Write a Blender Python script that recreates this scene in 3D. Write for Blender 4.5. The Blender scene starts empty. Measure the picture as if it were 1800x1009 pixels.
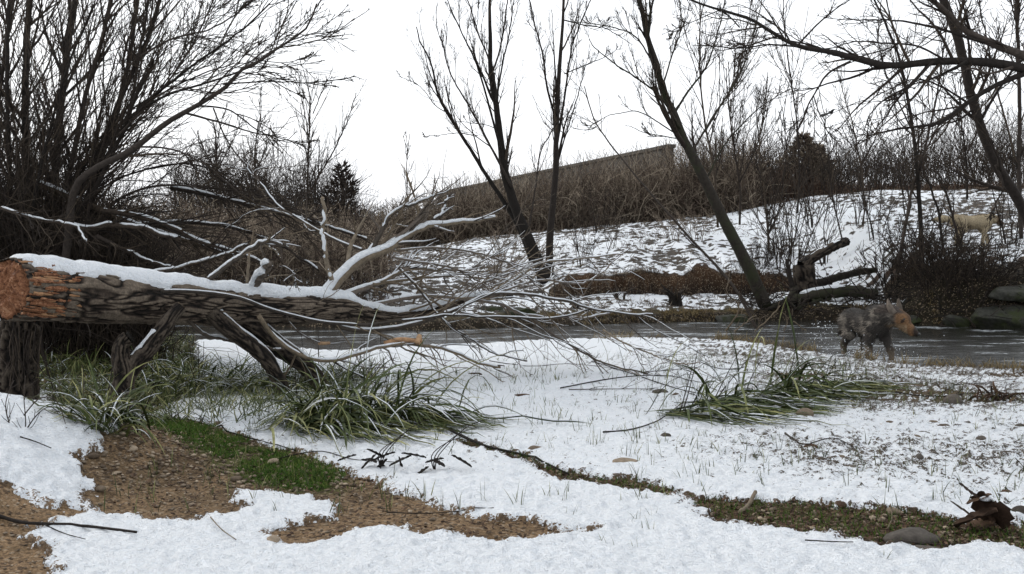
import bpy, math, random
import numpy as np
from mathutils import Vector

# ------------------------------------------------------------------ camera, sky, sun, exposure
SC = bpy.context.scene
COL = SC.collection
F = 1729.0            # focal length in photo pixels (1800 wide)
CH = 1.5              # camera height above the water
HY = 430.0            # horizon row
cd = bpy.data.cameras.new('camera')
cam = bpy.data.objects.new('camera', cd); COL.objects.link(cam)
cam.location = (0, 0, CH); cam.rotation_euler = (math.radians(90), 0, 0)
cd.sensor_width = 36; cd.lens = 36 * F / 1800
cd.shift_y = -(504.5 - HY) / 1800
cd.clip_start = 0.05; cd.clip_end = 2000
SC.camera = cam

W = bpy.data.worlds.new('World'); SC.world = W; W.use_nodes = True
nt = W.node_tree; nt.nodes.clear()
out = nt.nodes.new('ShaderNodeOutputWorld'); bg = nt.nodes.new('ShaderNodeBackground')
sky = nt.nodes.new('ShaderNodeTexSky'); sky.sky_type = 'NISHITA'; sky.sun_disc = False
SUN_EL, SUN_AZ = math.radians(32), math.radians(-62)
sky.sun_elevation = SUN_EL; sky.sun_rotation = SUN_AZ; sky.air_density = 1.5; sky.dust_density = 6
mixs = nt.nodes.new('ShaderNodeMix'); mixs.data_type = 'RGBA'
mixs.inputs['Factor'].default_value = 0.86            # cloud layer over the clear sky
nt.links.new(sky.outputs[0], mixs.inputs['A'])
mixs.inputs['B'].default_value = (11.7, 12.0, 12.5, 1)
nt.links.new(mixs.outputs['Result'], bg.inputs['Color'])
bg.inputs['Strength'].default_value = 0.1
nt.links.new(bg.outputs[0], out.inputs[0])
sl = bpy.data.lights.new('sun', 'SUN'); sl.energy = 1.3; sl.angle = math.radians(14); sl.color = (1, .97, .93)
so = bpy.data.objects.new('sun', sl); COL.objects.link(so)
sdir = Vector((math.sin(SUN_AZ) * math.cos(SUN_EL), math.cos(SUN_AZ) * math.cos(SUN_EL), math.sin(SUN_EL)))
so.rotation_euler = sdir.to_track_quat('Z', 'Y').to_euler(); so.location = (0, 0, 30)
vs = SC.view_settings
SC.display_settings.display_device = 'sRGB'
vs.view_transform = 'Standard'; vs.look = 'None'; vs.exposure = 0.30; vs.gamma = 1; vs.use_curve_mapping = False

# ------------------------------------------------------------------ helpers
rng = np.random.default_rng(7)
random.seed(7)

def P(px, py, D):
    return np.array([(px - 900) / F * D, D, CH - (py - HY) / F * D])

def S(t):
    t = np.clip(t, 0, 1); return t * t * (3 - 2 * t)

def _h(ix, iy, s):
    n = (ix.astype(np.int64) * 374761393 + iy.astype(np.int64) * 668265263 + s * 1274126177) & 0xffffffff
    n = ((n ^ (n >> 13)) * 1274126177) & 0xffffffff
    return ((n ^ (n >> 16)) & 0xffff) / 65535.0

def vn(x, y, s=0):
    ix = np.floor(x); iy = np.floor(y); fx = x - ix; fy = y - iy
    fx = fx * fx * (3 - 2 * fx); fy = fy * fy * (3 - 2 * fy)
    a = _h(ix, iy, s); b = _h(ix + 1, iy, s); c = _h(ix, iy + 1, s); d = _h(ix + 1, iy + 1, s)
    return (a * (1 - fx) + b * fx) * (1 - fy) + (c * (1 - fx) + d * fx) * fy

def fbm(x, y, o=3, s=0):
    v = 0; a = 1; t = 0
    for i in range(o):
        v = v + a * vn(x * 2 ** i + 17.3 * i, y * 2 ** i - 9.1 * i, s + i); t += a; a *= .55
    return v / t

def mesh_np(name, V, Fq, mats, parent=None, smooth=True, attrs=None, kind=None, midx=None):
    """V (n,3); Fq list of (m,k) int arrays"""
    me = bpy.data.meshes.new(name)
    V = np.asarray(V, dtype=np.float32)
    if not isinstance(Fq, list): Fq = [Fq]
    Fq = [f for f in Fq if len(f)]
    me.vertices.add(len(V)); me.vertices.foreach_set('co', V.ravel())
    loops = np.concatenate([f.ravel() for f in Fq]); cnt = np.concatenate([np.full(len(f), f.shape[1]) for f in Fq])
    me.loops.add(len(loops)); me.loops.foreach_set('vertex_index', loops.astype(np.int32))
    me.polygons.add(len(cnt))
    st = np.concatenate([[0], np.cumsum(cnt)[:-1]])
    me.polygons.foreach_set('loop_start', st.astype(np.int32))
    me.polygons.foreach_set('loop_total', cnt.astype(np.int32))
    me.polygons.foreach_set('use_smooth', np.full(len(cnt), smooth))
    if midx is not None: me.polygons.foreach_set('material_index', midx.astype(np.int32))
    me.update(calc_edges=True)
    for m in (mats if isinstance(mats, (list, tuple)) else [mats]): me.materials.append(m)
    if attrs:
        for k, v in attrs.items():
            v = np.asarray(v, dtype=np.float32)
            if v.ndim == 1:
                a = me.attributes.new(k, 'FLOAT', 'POINT'); a.data.foreach_set('value', v)
            else:
                a = me.attributes.new(k, 'FLOAT_COLOR', 'POINT')
                a.data.foreach_set('color', np.concatenate([v, np.ones((len(v), 1), np.float32)], 1).ravel())
    me.validate()
    o = bpy.data.objects.new(name, me); COL.objects.link(o)
    if parent is not None: o.parent = parent; o.matrix_parent_inverse = parent.matrix_world.inverted() if False else o.matrix_parent_inverse
    if kind: o['kind'] = kind
    return o

def thing(name, loc, label, cat, group=None, rz=0):
    o = bpy.data.objects.new(name, None); COL.objects.link(o); o.empty_display_size = .1
    o.location = tuple(loc); o.rotation_euler = (0, 0, rz)
    o['label'] = label; o['category'] = cat
    if group: o['group'] = group
    return o

def tag(o, label, cat, group=None):
    o['label'] = label; o['category'] = cat
    if group: o['group'] = group
    return o

def copy_tree(root, loc, rz, sc, label, group=None):
    r = root.copy(); COL.objects.link(r); r.location = loc; r.rotation_euler = (0, 0, rz); r.scale = (sc,) * 3
    r['label'] = label
    if group: r['group'] = group
    for ch in list(root.children):
        c = ch.copy(); COL.objects.link(c); c.parent = r
        for g in list(ch.children):
            d = g.copy(); COL.objects.link(d); d.parent = c
    return r

class Tubes:
    def __init__(s): s.b = []
    def add(s, Pt, R, n=4, tint=None):
        Pt = np.asarray(Pt, float); R = np.asarray(R, float)
        if Pt.ndim == 2: Pt = Pt[None]; R = R[None]
        if len(Pt) == 0: return
        if True: tint = rng.random(len(Pt))
        s.b.append((Pt, R, n, np.broadcast_to(tint, (len(Pt),))))
        return s
    def build(s, name, mat, parent=None, kind=None, origin=None, rough=0):
        VV = []; FF = []; TT = []; off = 0
        for Pt, R, n, ti in s.b:
            N, K, _ = Pt.shape
            T = np.gradient(Pt, axis=1); T /= np.linalg.norm(T, axis=2, keepdims=True) + 1e-9
            m = np.abs(T.mean(1)); ax = np.argmin(m, axis=1)
            ref = np.eye(3)[ax][:, None, :]
            U = np.cross(T, np.broadcast_to(ref, T.shape)); U /= np.linalg.norm(U, axis=2, keepdims=True) + 1e-9
            Wv = np.cross(T, U)
            a = np.arange(n) / n * 2 * np.pi
            ring = np.cos(a)[None, None, :, None] * U[:, :, None, :] + np.sin(a)[None, None, :, None] * Wv[:, :, None, :]
            rr = R[:, :, None, None]
            if rough: rr = rr * (1 + rough * rng.normal(size=(N, K, n, 1)).clip(-2, 2))
            V = Pt[:, :, None, :] + ring * rr
            idx = np.arange(N * K * n).reshape(N, K, n) + off
            a0 = idx[:, :-1]; a1 = idx[:, 1:]
            q = np.stack([a0, np.roll(a0, -1, 2), np.roll(a1, -1, 2), a1], -1).reshape(-1, 4)
            FF.append(q); VV.append(V.reshape(-1, 3)); TT.append(np.repeat(ti, K * n)); off += N * K * n
            if n >= 6:
                FF.append(idx[:, -1, :]); FF.append(idx[:, 0, ::-1])
        V = np.concatenate(VV); TT = np.concatenate(TT)
        if origin is not None: V = V - np.asarray(origin)
        byk = {}
        for f in FF: byk.setdefault(f.shape[1], []).append(f)
        Fl = [np.concatenate(v) for v in byk.values()]
        return mesh_np(name, V, Fl, mat, parent, True, {'tint': TT}, kind)

def resample(pts, vals, K, curve=True):
    pts = np.asarray(pts, float); vals = np.asarray(vals, float)
    if curve and len(pts) > 2:      # one Chaikin-like densification by Catmull-Rom
        q = []; v = []
        n = len(pts)
        for i in range(n - 1):
            p0 = pts[max(i - 1, 0)]; p1 = pts[i]; p2 = pts[i + 1]; p3 = pts[min(i + 2, n - 1)]
            for t in (0, .25, .5, .75):
                q.append(.5 * ((2 * p1) + (-p0 + p2) * t + (2 * p0 - 5 * p1 + 4 * p2 - p3) * t * t + (-p0 + 3 * p1 - 3 * p2 + p3) * t ** 3))
                v.append(vals[i] * (1 - t) + vals[i + 1] * t)
        q.append(pts[-1]); v.append(vals[-1]); pts = np.array(q); vals = np.array(v)
    d = np.concatenate([[0], np.cumsum(np.linalg.norm(np.diff(pts, axis=0), axis=1))])
    t = np.linspace(0, d[-1], K)
    return np.stack([np.interp(t, d, pts[:, i]) for i in range(3)], 1), np.interp(t, d, vals)

def path(px, D, r0, r1, K=14):
    """polyline through photo rows/columns at depths D (m), radii in metres"""
    n = len(px)
    Ds = np.interp(np.linspace(0, 1, n), np.linspace(0, 1, len(D)), D) if hasattr(D, '__len__') else np.full(n, D)
    pts = [P(a, b, d) for (a, b), d in zip(px, Ds)]
    d = np.concatenate([[0], np.cumsum(np.linalg.norm(np.diff(np.array(pts), axis=0), axis=1))]); t = d / d[-1]
    return resample(pts, r0 + (r1 - r0) * t, K)

def spawn(Pp, Rp, m, t0=.2, t1=1, ang=.6, asd=.2, lf=.5, lsd=.3, rfac=.6, rmin=.003, K=6, wig=.12, trop=(0, 0, .1), Lmax=None, taper=.6):
    N, Kp, _ = Pp.shape
    i = np.repeat(np.arange(N), m); M = len(i)
    t = t0 + (t1 - t0) * rng.random(M); u = t * (Kp - 1.001); k = u.astype(int); f = (u - k)[:, None]
    A = Pp[i, k]; B = Pp[i, k + 1]; pos = A * (1 - f) + B * f
    d = B - A; d /= np.linalg.norm(d, axis=1, keepdims=True) + 1e-9
    r = Rp[i, k] * (1 - f[:, 0]) + Rp[i, k + 1] * f[:, 0]
    L = np.linalg.norm(np.diff(Pp, axis=1), axis=2).sum(1)[i]
    Lc = L * lf * (1 - taper * t) * np.exp(rng.normal(size=M) * lsd)
    if Lmax: Lc = np.minimum(Lc, Lmax * (.7 + .3 * rng.random(M)))
    n = rng.normal(size=(M, 3)); n -= (n * d).sum(1)[:, None] * d; n /= np.linalg.norm(n, axis=1, keepdims=True)
    a = (ang + asd * rng.normal(size=M))[:, None]
    dr = d * np.cos(a) + n * np.sin(a)
    out = np.empty((M, K, 3)); out[:, 0] = pos
    tr = np.array(trop)
    for j in range(1, K):
        out[:, j] = out[:, j - 1] + dr * (Lc / (K - 1))[:, None]
        dr = dr + rng.normal(size=(M, 3)) * wig + tr; dr /= np.linalg.norm(dr, axis=1, keepdims=True)
    r0 = np.maximum(r * rfac, rmin)
    R = r0[:, None] + (rmin * .8 - r0)[:, None] * np.linspace(0, 1, K)[None]
    return out, R

# ------------------------------------------------------------------ materials
def mat(name, rough=.8, spec=.3):
    m = bpy.data.materials.new(name); m.use_nodes = True
    b = m.node_tree.nodes['Principled BSDF']; b.inputs['Roughness'].default_value = rough
    b.inputs['Specular IOR Level'].default_value = spec
    return m, m.node_tree, b
def N(nt, t, **kw):
    n = nt.nodes.new(t)
    for k, v in kw.items(): setattr(n, k, v)
    return n
def noise(nt, scale, det=3, rough=.6, vec=None, dist=0):
    n = N(nt, 'ShaderNodeTexNoise'); n.inputs['Scale'].default_value = scale; n.inputs['Detail'].default_value = det
    n.inputs['Roughness'].default_value = rough; n.inputs['Distortion'].default_value = dist
    if vec is not None: nt.links.new(vec, n.inputs['Vector'])
    return n.outputs['Fac']
def ramp(nt, fac, stops):
    r = N(nt, 'ShaderNodeValToRGB'); e = r.color_ramp.elements
    while len(e) < len(stops): e.new(.5)
    for el, (p, c) in zip(e, stops): el.position = p; el.color = (*c, 1)
    nt.links.new(fac, r.inputs[0]); return r.outputs[0]
def mixc(nt, fac, a, b, mode='MIX'):
    m = N(nt, 'ShaderNodeMix', data_type='RGBA', blend_type=mode)
    for s, v in (('Factor', fac), ('A', a), ('B', b)):
        if isinstance(v, (int, float)): m.inputs[s].default_value = v
        elif isinstance(v, tuple): m.inputs[s].default_value = (*v, 1)
        else: nt.links.new(v, m.inputs[s])
    return m.outputs['Result']
def bump(nt, b, h, st=.5, dist=.01, prev=None):
    n = N(nt, 'ShaderNodeBump'); n.inputs['Strength'].default_value = st; n.inputs['Distance'].default_value = dist
    nt.links.new(h, n.inputs['Height'])
    if prev is not None: nt.links.new(prev, n.inputs['Normal'])
    nt.links.new(n.outputs[0], b.inputs['Normal']); return n.outputs[0]
def objvec(nt, sc=(1, 1, 1)):
    t = N(nt, 'ShaderNodeTexCoord'); m = N(nt, 'ShaderNodeMapping'); m.inputs['Scale'].default_value = sc
    nt.links.new(t.outputs['Object'], m.inputs['Vector']); return m.outputs[0]
def attr(nt, name, out='Fac'):
    a = N(nt, 'ShaderNodeAttribute'); a.attribute_name = name; return a.outputs[out]
def link(nt, a, b): nt.links.new(a, b)

M = {}
def woody(name, c0, c1, c2, sc=30, moss=None):
    m, t, b = mat(name, .9, .15)
    c = ramp(t, attr(t, 'tint'), [(0, c0), (.5, c1), (1, c2)])
    v = objvec(t)
    n = noise(t, sc, 4, .7, v)
    c = mixc(t, ramp(t, n, [(.3, (0, 0, 0)), (.7, (1, 1, 1))]), mixc(t, 1.0, c, (.45, .45, .45), 'MULTIPLY'), c)
    if moss:
        n2 = noise(t, 2.5, 4, .7, v)
        c = mixc(t, ramp(t, n2, [(.45, (0, 0, 0)), (.6, (1, 1, 1))]), c, moss)
    link(t, c, b.inputs['Base Color']); bump(t, b, n, .7, .05 if name == 'stone_grey' else .01)
    M[name] = m
woody('bark_dark', (.016, .014, .012), (.028, .023, .020), (.062, .050, .042))
woody('bark_twig', (.020, .016, .014), (.040, .031, .025), (.075, .058, .042))
woody('bark_pale', (.11, .085, .06), (.17, .135, .095), (.24, .20, .15))
woody('bark_mossy', (.020, .017, .015), (.032, .027, .022), (.05, .042, .034), 20, (.026, .028, .016))
woody('thicket', (.042, .030, .025), (.165, .125, .095), (.44, .37, .28))
woody('bark_grey', (.05, .042, .035), (.10, .083, .068), (.18, .15, .125))
woody('thicket_red', (.050, .030, .024), (.14, .080, .058), (.32, .24, .17))
woody('blade', (.022, .036, .010), (.080, .105, .028), (.36, .35, .15))
for _n in M['blade'].node_tree.nodes:
    if _n.type == 'BSDF_PRINCIPLED': _n.inputs['Roughness'].default_value = .5; _n.inputs['Specular IOR Level'].default_value = .2
woody('stone_dark', (.045, .038, .032), (.085, .075, .065), (.15, .13, .11), 30)
woody('grass', (.025, .065, .008), (.060, .135, .018), (.17, .18, .05))
woody('dry_grass', (.13, .09, .04), (.24, .18, .09), (.34, .28, .16))
woody('leaf', (.030, .018, .013), (.062, .038, .025), (.15, .095, .06))
woody('stone', (.08, .058, .040), (.19, .15, .11), (.42, .34, .25), 25)
woody('stone_grey', (.035, .036, .030), (.055, .056, .048), (.095, .094, .082), 14, (.030, .036, .016))
woody('ivy', (.018, .024, .012), (.035, .040, .020), (.065, .055, .03))
woody('peeled', (.34, .19, .10), (.44, .28, .16), (.52, .37, .24))

def mk_snow(cover=False):
    m, t, b = mat('snow_cover' if cover else 'snow', .55, .25)
    v = objvec(t)
    n1 = noise(t, 42, 4, .7, v); n2 = noise(t, 220, 3, .65, v)
    c = ramp(t, n1, [(.2, (.72, .78, .84)), (.6, (.85, .88, .91))])
    if cover:        # where the snow is thin, dead grass and earth clods show as they are
        nf = noise(t, 70, 3, .65, v)
        a = N(t, 'ShaderNodeMath', operation='MULTIPLY_ADD'); link(t, nf, a.inputs[0]); link(t, attr(t, 'wn'), a.inputs[1]); link(t, attr(t, 'bare'), a.inputs[2])
        f = ramp(t, a.outputs[0], [(.47, (0, 0, 0)), (.55, (1, 1, 1))])
        soil = mixc(t, 1., attr(t, 'col', 'Color'), ramp(t, noise(t, 34, 4, .75, v), [(.33, (.30, .28, .25)), (.52, (.9, .9, .9)), (.72, (1.8, 1.7, 1.6))]), 'MULTIPLY')
        c = mixc(t, f, c, soil)
    link(t, c, b.inputs['Base Color'])
    p = bump(t, b, n1, 1., .045); bump(t, b, n2, .7, .008, p)
    return m
M['snow_cover'] = mk_snow(True)
M['snow'] = mk_snow()

def mk_ground():
    m, t, b = mat('soil', .95, .15)
    v = objvec(t); col = attr(t, 'col', 'Color')
    n1 = noise(t, 9, 5, .7, v); n2 = noise(t, 70, 4, .75, v)
    vo = N(t, 'ShaderNodeTexVoronoi'); vo.inputs['Scale'].default_value = 55; link(t, v, vo.inputs['Vector'])
    f = ramp(t, n2, [(.33, (.35, .33, .3)), (.52, (.9, .9, .9)), (.72, (1.6, 1.55, 1.5))])
    c = mixc(t, 1., col, f, 'MULTIPLY')
    c = mixc(t, ramp(t, n1, [(.4, (0, 0, 0)), (.65, (.6, .6, .6))]), c, mixc(t, 1., c, (.5, .48, .42), 'MULTIPLY'))
    sp = N(t, 'ShaderNodeSeparateColor'); link(t, vo.outputs['Color'], sp.inputs[0])
    c = mixc(t, ramp(t, sp.outputs[0], [(.86, (0, 0, 0)), (.9, (.55, .55, .55))]), c, (.30, .24, .17))
    c = mixc(t, ramp(t, sp.outputs[1], [(.8, (0, 0, 0)), (.84, (.7, .7, .7))]), c, (.035, .022, .015))
    link(t, c, b.inputs['Base Color'])
    p = bump(t, b, vo.outputs['Distance'], .8, -.012); bump(t, b, n2, .8, .02, p)
    return m
M['soil'] = mk_ground()

def mk_logbark(k=1.):
    m, t, b = mat('log_bark' if k == 1 else 'stump_bark', .9, .2)
    c = attr(t, 'cav')     # 0 in furrow, 1 on ridge (colour darkens into the furrows)
    v = objvec(t)
    n = noise(t, 60, 4, .7, v)
    col = ramp(t, c, [(.22, (.007, .006, .005)), (.5, (.038, .029, .023)), (.95, (.135, .112, .088))])
    col = mixc(t, 1., col, ramp(t, n, [(.3, (.5 * k, .5 * k, .5 * k)), (.7, (1.3 * k, 1.25 * k, 1.2 * k))]), 'MULTIPLY')
    link(t, col, b.inputs['Base Color']); bump(t, b, n, .7, .01)
    return m
M['log_bark'] = mk_logbark()
M['stump_bark'] = mk_logbark(.5)

def mk_torn():
    m, t, b = mat('torn_wood', .75, .25)
    v = objvec(t); n = noise(t, 22, 5, .8, v, 1.6); n2 = noise(t, 90, 3, .7, v)
    col = ramp(t, n, [(.32, (.030, .012, .007)), (.44, (.12, .046, .020)), (.58, (.23, .105, .052)), (.74, (.42, .29, .19))])
    link(t, col, b.inputs['Base Color']); bump(t, b, n2, .8, .01)
    return m
M['torn'] = mk_torn()

def mk_water():
    m, t, b = mat('water', .06, .3)
    b.inputs['IOR'].default_value = 1.33
    v = objvec(t, (1.0, 3.2, 1)); n = noise(t, 2.2, 5, .6, v, .6); n2 = noise(t, 9, 3, .6, v, .4)
    foam_glint = N(t, 'ShaderNodeMath', operation='MULTIPLY'); link(t, attr(t, 'foam_glint'), foam_glint.inputs[0])  # mask for splash foam and for light streaks painted on the water
    link(t, ramp(t, n2, [(.42, (0, 0, 0)), (.6, (1, 1, 1))]), foam_glint.inputs[1])
    c = mixc(t, foam_glint.outputs[0], (.014, .014, .012), (.5, .54, .57))
    link(t, c, b.inputs['Base Color'])
    r = N(t, 'ShaderNodeMapRange'); r.inputs['To Min'].default_value = .05; r.inputs['To Max'].default_value = .6
    link(t, foam_glint.outputs[0], r.inputs['Value']); link(t, r.outputs[0], b.inputs['Roughness'])
    p = bump(t, b, n, .5, .06); bump(t, b, n2, .4, .015, p)
    return m
M['water'] = mk_water()
def plain(name, c0, c1, sc, rough=.7, spec=.3, bd=.01):
    m, t, b = mat(name, rough, spec); n = noise(t, sc, 4, .65, objvec(t))
    link(t, ramp(t, n, [(.3, c0), (.7, c1)]), b.inputs['Base Color']); bump(t, b, n, .4, bd); M[name] = m; return m
plain('concrete', (.045, .042, .038), (.090, .084, .074), 1.2, .9, .2)
plain('droplet', (.62, .66, .7), (.8, .84, .88), 30, .2, .5)
plain('black', (.008, .008, .008), (.02, .02, .02), 30, .35, .5)
def mk_fur():
    m, t, b = mat('fur', .8, .2); c = attr(t, 'col', 'Color'); n = noise(t, 55, 4, .7, objvec(t, (1, 1, 3)))
    c = mixc(t, 1., c, ramp(t, n, [(.3, (.35, .35, .35)), (.7, (1.35, 1.3, 1.25))]), 'MULTIPLY')
    link(t, c, b.inputs['Base Color']); bump(t, b, n, .8, .015); M['fur'] = m
mk_fur()

# ------------------------------------------------------------------ terrain
XN = np.array([-30, -7.5, -4.4, -2.5, -1.65, -.43, .88, 1.8, 2.7, 3.47, 4.03, 4.3, 4.73, 5.3, 6.2, 12, 40])
YN = np.array([17, 16.2, 15.2, 13.7, 14.3, 14.8, 15.4, 15.8, 15.7, 15.2, 14.0, 13.1, 12.45, 12.1, 11.7, 10.6, 9.6])
XF = np.array([-30, -12, -5, -1.48, 0, 1.06, 3.3, 5.7, 7.2, 7.9, 9.1, 14, 40])
YF = np.array([20, 19, 18, 17.1, 17.8, 18.3, 19.0, 19.6, 18.9, 18.2, 17.4, 16.4, 15])
XC = np.array([-30, -10, -3.35, -.84, 1.68, 6.0, 9.2, 11, 15, 40]); ZC = np.array([1.3, 1.2, 1.3, 1.68, 1.9, 2.32, 2.9, 3.08, 3.1, 3.0])
def yn(x): return np.interp(x, XN, YN) + .25 * (fbm(x * 1.3, x * 0 + 3.3, 3, 5) - .5)
def yf(x): return np.interp(x, XF, YF) + .35 * (fbm(x * .9, x * 0 + 7.7, 3, 6) - .5)
def cut(x): return .06 + (.20 + .34 * fbm(x * 1.4, x * 0 + 4, 3, 12)) * S((x - .6) / .8) * S((6.6 - x) / 1.0)
def lip(x): return .13 + .10 * S((x - 5.2) / 1.2) + .62 * S((x - 7.4) / 1.0)
def scut(x): return 2.5 + .7 * (fbm(x * .8, x * 0 + 1.7, 3, 9) - .5) + .35 * (vn(x * 3.1, x * 0, 4) - .5)
def H(x, y):
    x = np.asarray(x, float); y = np.asarray(y, float)
    a = yn(x); c = yf(x)
    t = a - y
    base = .03 + .19 * S((t - .6) / 6) + .08 * (fbm(x * .7, y * .7, 2, 1) - .5) * S((t - 1) / 4)
    base = base + .42 * S((-x - 1.75 - .18 * (5.2 - y)) / 1.5) * S((6.9 - y) / 1.4)
    base = base - .05 * S((-x - 1) / 2) * S((y - 6.6) / 1) * S((10 - y) / 2)
    near = -.2 + (base + .2) * S((t + .12) / .34)
    s = y - c
    l = lip(x); k = cut(x); sc_ = scut(x)
    far = -.2 + (l + .2) * S((s + .1) / (.35 + .5 * S((x - 7.4))))
    far = far + .10 * np.clip(s, 0, sc_) + k * S((s - sc_) / .16)
    zt = l + .10 * sc_ + k
    yc = 29 + 0 * x
    q = np.clip((y - c - sc_) / (yc - c - sc_), 0, 1)
    zc = np.interp(x, XC, ZC)
    far = far + (zc - zt) * (1 - (1 - q) ** 1.25) + .02 * np.clip(y - yc, 0, 60)
    far = far + .12 * (fbm(x * .8, y * .8, 3, 2) - .5) * S(s / 3) + .03 * (fbm(x * 3, y * 3, 2, 3) - .5) * S(s / .5)
    return np.where(s > -.12, far, np.where(t > -.14, near, -.2))

def G(px, py, d0=2.0, d1=60):
    """first ground point seen along the ray through photo pixel (px, py)"""
    D = np.exp(np.linspace(math.log(d0), math.log(d1), 2500))
    x = (px - 900) / F * D; z = CH - (py - HY) / F * D
    h = H(x, D); i = np.argmax(z < h)
    if not (z < h).any(): i = -1
    return np.array([x[i], D[i], h[i]])

def poly(pts): return np.array([G(a, b)[:2] for a, b in pts])
def sdf_poly(Q, x, y):
    d = np.full(x.shape, 1e9); ins = np.zeros(x.shape, bool); n = len(Q)
    for i in range(n):
        a = Q[i]; b = Q[(i + 1) % n]; e = b - a
        wx = x - a[0]; wy = y - a[1]; t = np.clip((wx * e[0] + wy * e[1]) / (e @ e + 1e-12), 0, 1)
        d = np.minimum(d, (wx - e[0] * t) ** 2 + (wy - e[1] * t) ** 2)
        c = ((a[1] > y) != (b[1] > y)) & (x < (b[0] - a[0]) * (y - a[1]) / (b[1] - a[1] + 1e-12) + a[0]); ins ^= c
    return np.where(ins, -1, 1) * np.sqrt(d)

DIRT1 = poly([(-60, 835), (0, 850), (30, 865), (90, 895), (150, 893), (160, 903), (100, 915), (78, 935), (85, 970), (110, 1009), (125, 1040), (-80, 1040)])
DIRT2 = poly([(125, 803), (160, 788), (200, 748), (260, 732), (330, 738), (400, 758), (480, 785), (540, 800), (600, 825), (680, 850), (760, 890), (860, 912), (960, 922),
              (1040, 932), (960, 944), (880, 960), (800, 950), (740, 935), (700, 925), (640, 935), (560, 955), (500, 962), (460, 935), (520, 925), (590, 913), (600, 893),
              (560, 882), (480, 867), (420, 862), (412, 880), (420, 895), (400, 906), (330, 920), (270, 920), (210, 906), (150, 900), (160, 880), (150, 850), (135, 822)])
STRIP = poly([(770, 757), (850, 786), (930, 803), (1000, 832), (1080, 842), (1150, 853), (1230, 876), (1330, 883), (1400, 882), (1480, 893), (1560, 898), (1640, 903),
              (1700, 920), (1840, 920), (1840, 975), (1720, 958), (1640, 968), (1560, 960), (1480, 950), (1400, 935), (1330, 925), (1260, 915), (1200, 882), (1140, 868),
              (1070, 860), (1000, 848), (930, 814), (850, 795), (780, 768)])
VEG = poly([(-40, 640), (-40, 590), (340, 590), (360, 690), (300, 715), (235, 740), (200, 760), (150, 750), (90, 705), (40, 665)])
GRASSP = poly([(262, 733), (330, 742), (400, 762), (480, 790), (560, 812), (610, 835), (600, 862), (520, 862), (440, 842), (380, 810), (330, 775), (270, 752)])
TUSS = poly([(520, 770), (600, 690), (700, 650), (820, 760), (700, 770), (640, 790), (560, 810)])
TUSS2 = poly([(1190, 760), (1220, 690), (1380, 650), (1560, 700), (1500, 740), (1380, 770), (1300, 755)])

XS = [0, 0]
def cover(x, y):
    """snow cover value before noise: >1 closed, 0 none"""
    a = yn(x); c = yf(x); t = a - y; s = y - c
    n_mid = fbm(x * .6, y * .6, 2, 21)
    c_near = np.full(x.shape, 1.25)
    mid = S((y - 6.2) / 2.0)
    c_near = c_near - mid * (.12 + .20 * n_mid + .30 * S((x - 1.0) / 2) * (.4 + 1.4 * fbm(x * 1.1, y * 4.5, 3, 33)) - .30 * S((1.6 - x) / 1.5))
    c_near = c_near - .34 * S((.8 - y + 4.6)/.8) * 0
    # pitted snow over grass, right middle
    right = S((x - .6) / 1.2) * S((y - 4.3) / .5) * S((7.2 - y) / 1.2)
    c_near = c_near - .42 * right * (.80 + .30 * fbm(x * 1.6, y * 2.2, 2, 36)) - (.30 + .10 * S((1.8 - x) / 1.5)) * S((y - 4.6) / 1.2)
    c_near = c_near - .04 * S((x - 1.5) / 2) * S((y - 9) / 2)
    c_near = c_near - .5 * S((.3 - t) / .3) * fbm(x * 2, y * 2, 2, 77) * S((x - 2.8) / .8)
    c_near = c_near + .12 * S((y - 8.8) / 1.2) * S((x - .5) / 1.5)
    c_near = c_near - 1.5 * S((.06 - t) / .06)
    for Q, w in ((DIRT1, .07), (DIRT2, .07), (STRIP, .08), (VEG, .2)):
        sd = sdf_poly(Q, x, y) + .16 * (fbm(x * 4.5, y * 4.5, 3, 31) - .5) + .07 * (fbm(x * 17, y * 17, 2, 32) - .5)
        c_near = np.minimum(c_near, .5 + sd / w * (.5 if Q is not VEG else .6))
    c_near = np.maximum(c_near, np.where(sdf_poly(VEG, x, y) < 0, .34, -9))
    sc_ = scut(x)
    c_far = .62 + .75 * (fbm(x * .55, y * 1.1, 3, 41) - .5) + .15 * S((x - 5.5) / 2) * S((10 - x) / 1.5)
    c_far = c_far - 1.2 * S((.62 - s) / .25)
    k = (np.abs(s - sc_ - .08) < .15) & (cut(x) > .12); c_far = np.where(k, -.5, c_far)
    c_far = c_far - .9 * S((x - 7.2) / .8) * S((3.2 - s) / 1.5)
    c_far = c_far - .06 * S((1.0 - x) / 3) * S((s - 0) / 1)
    c_far = c_far - .8 * S((-5.5 - x) / 3) * S((y - 23) / 4)
    c_far = np.where(y > 29.6, c_far - .6 * S((y - 29.6) / 1.5), c_far)
    return np.where(s > -.1, c_far, np.where(t > -.1, c_near, -1))

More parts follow.
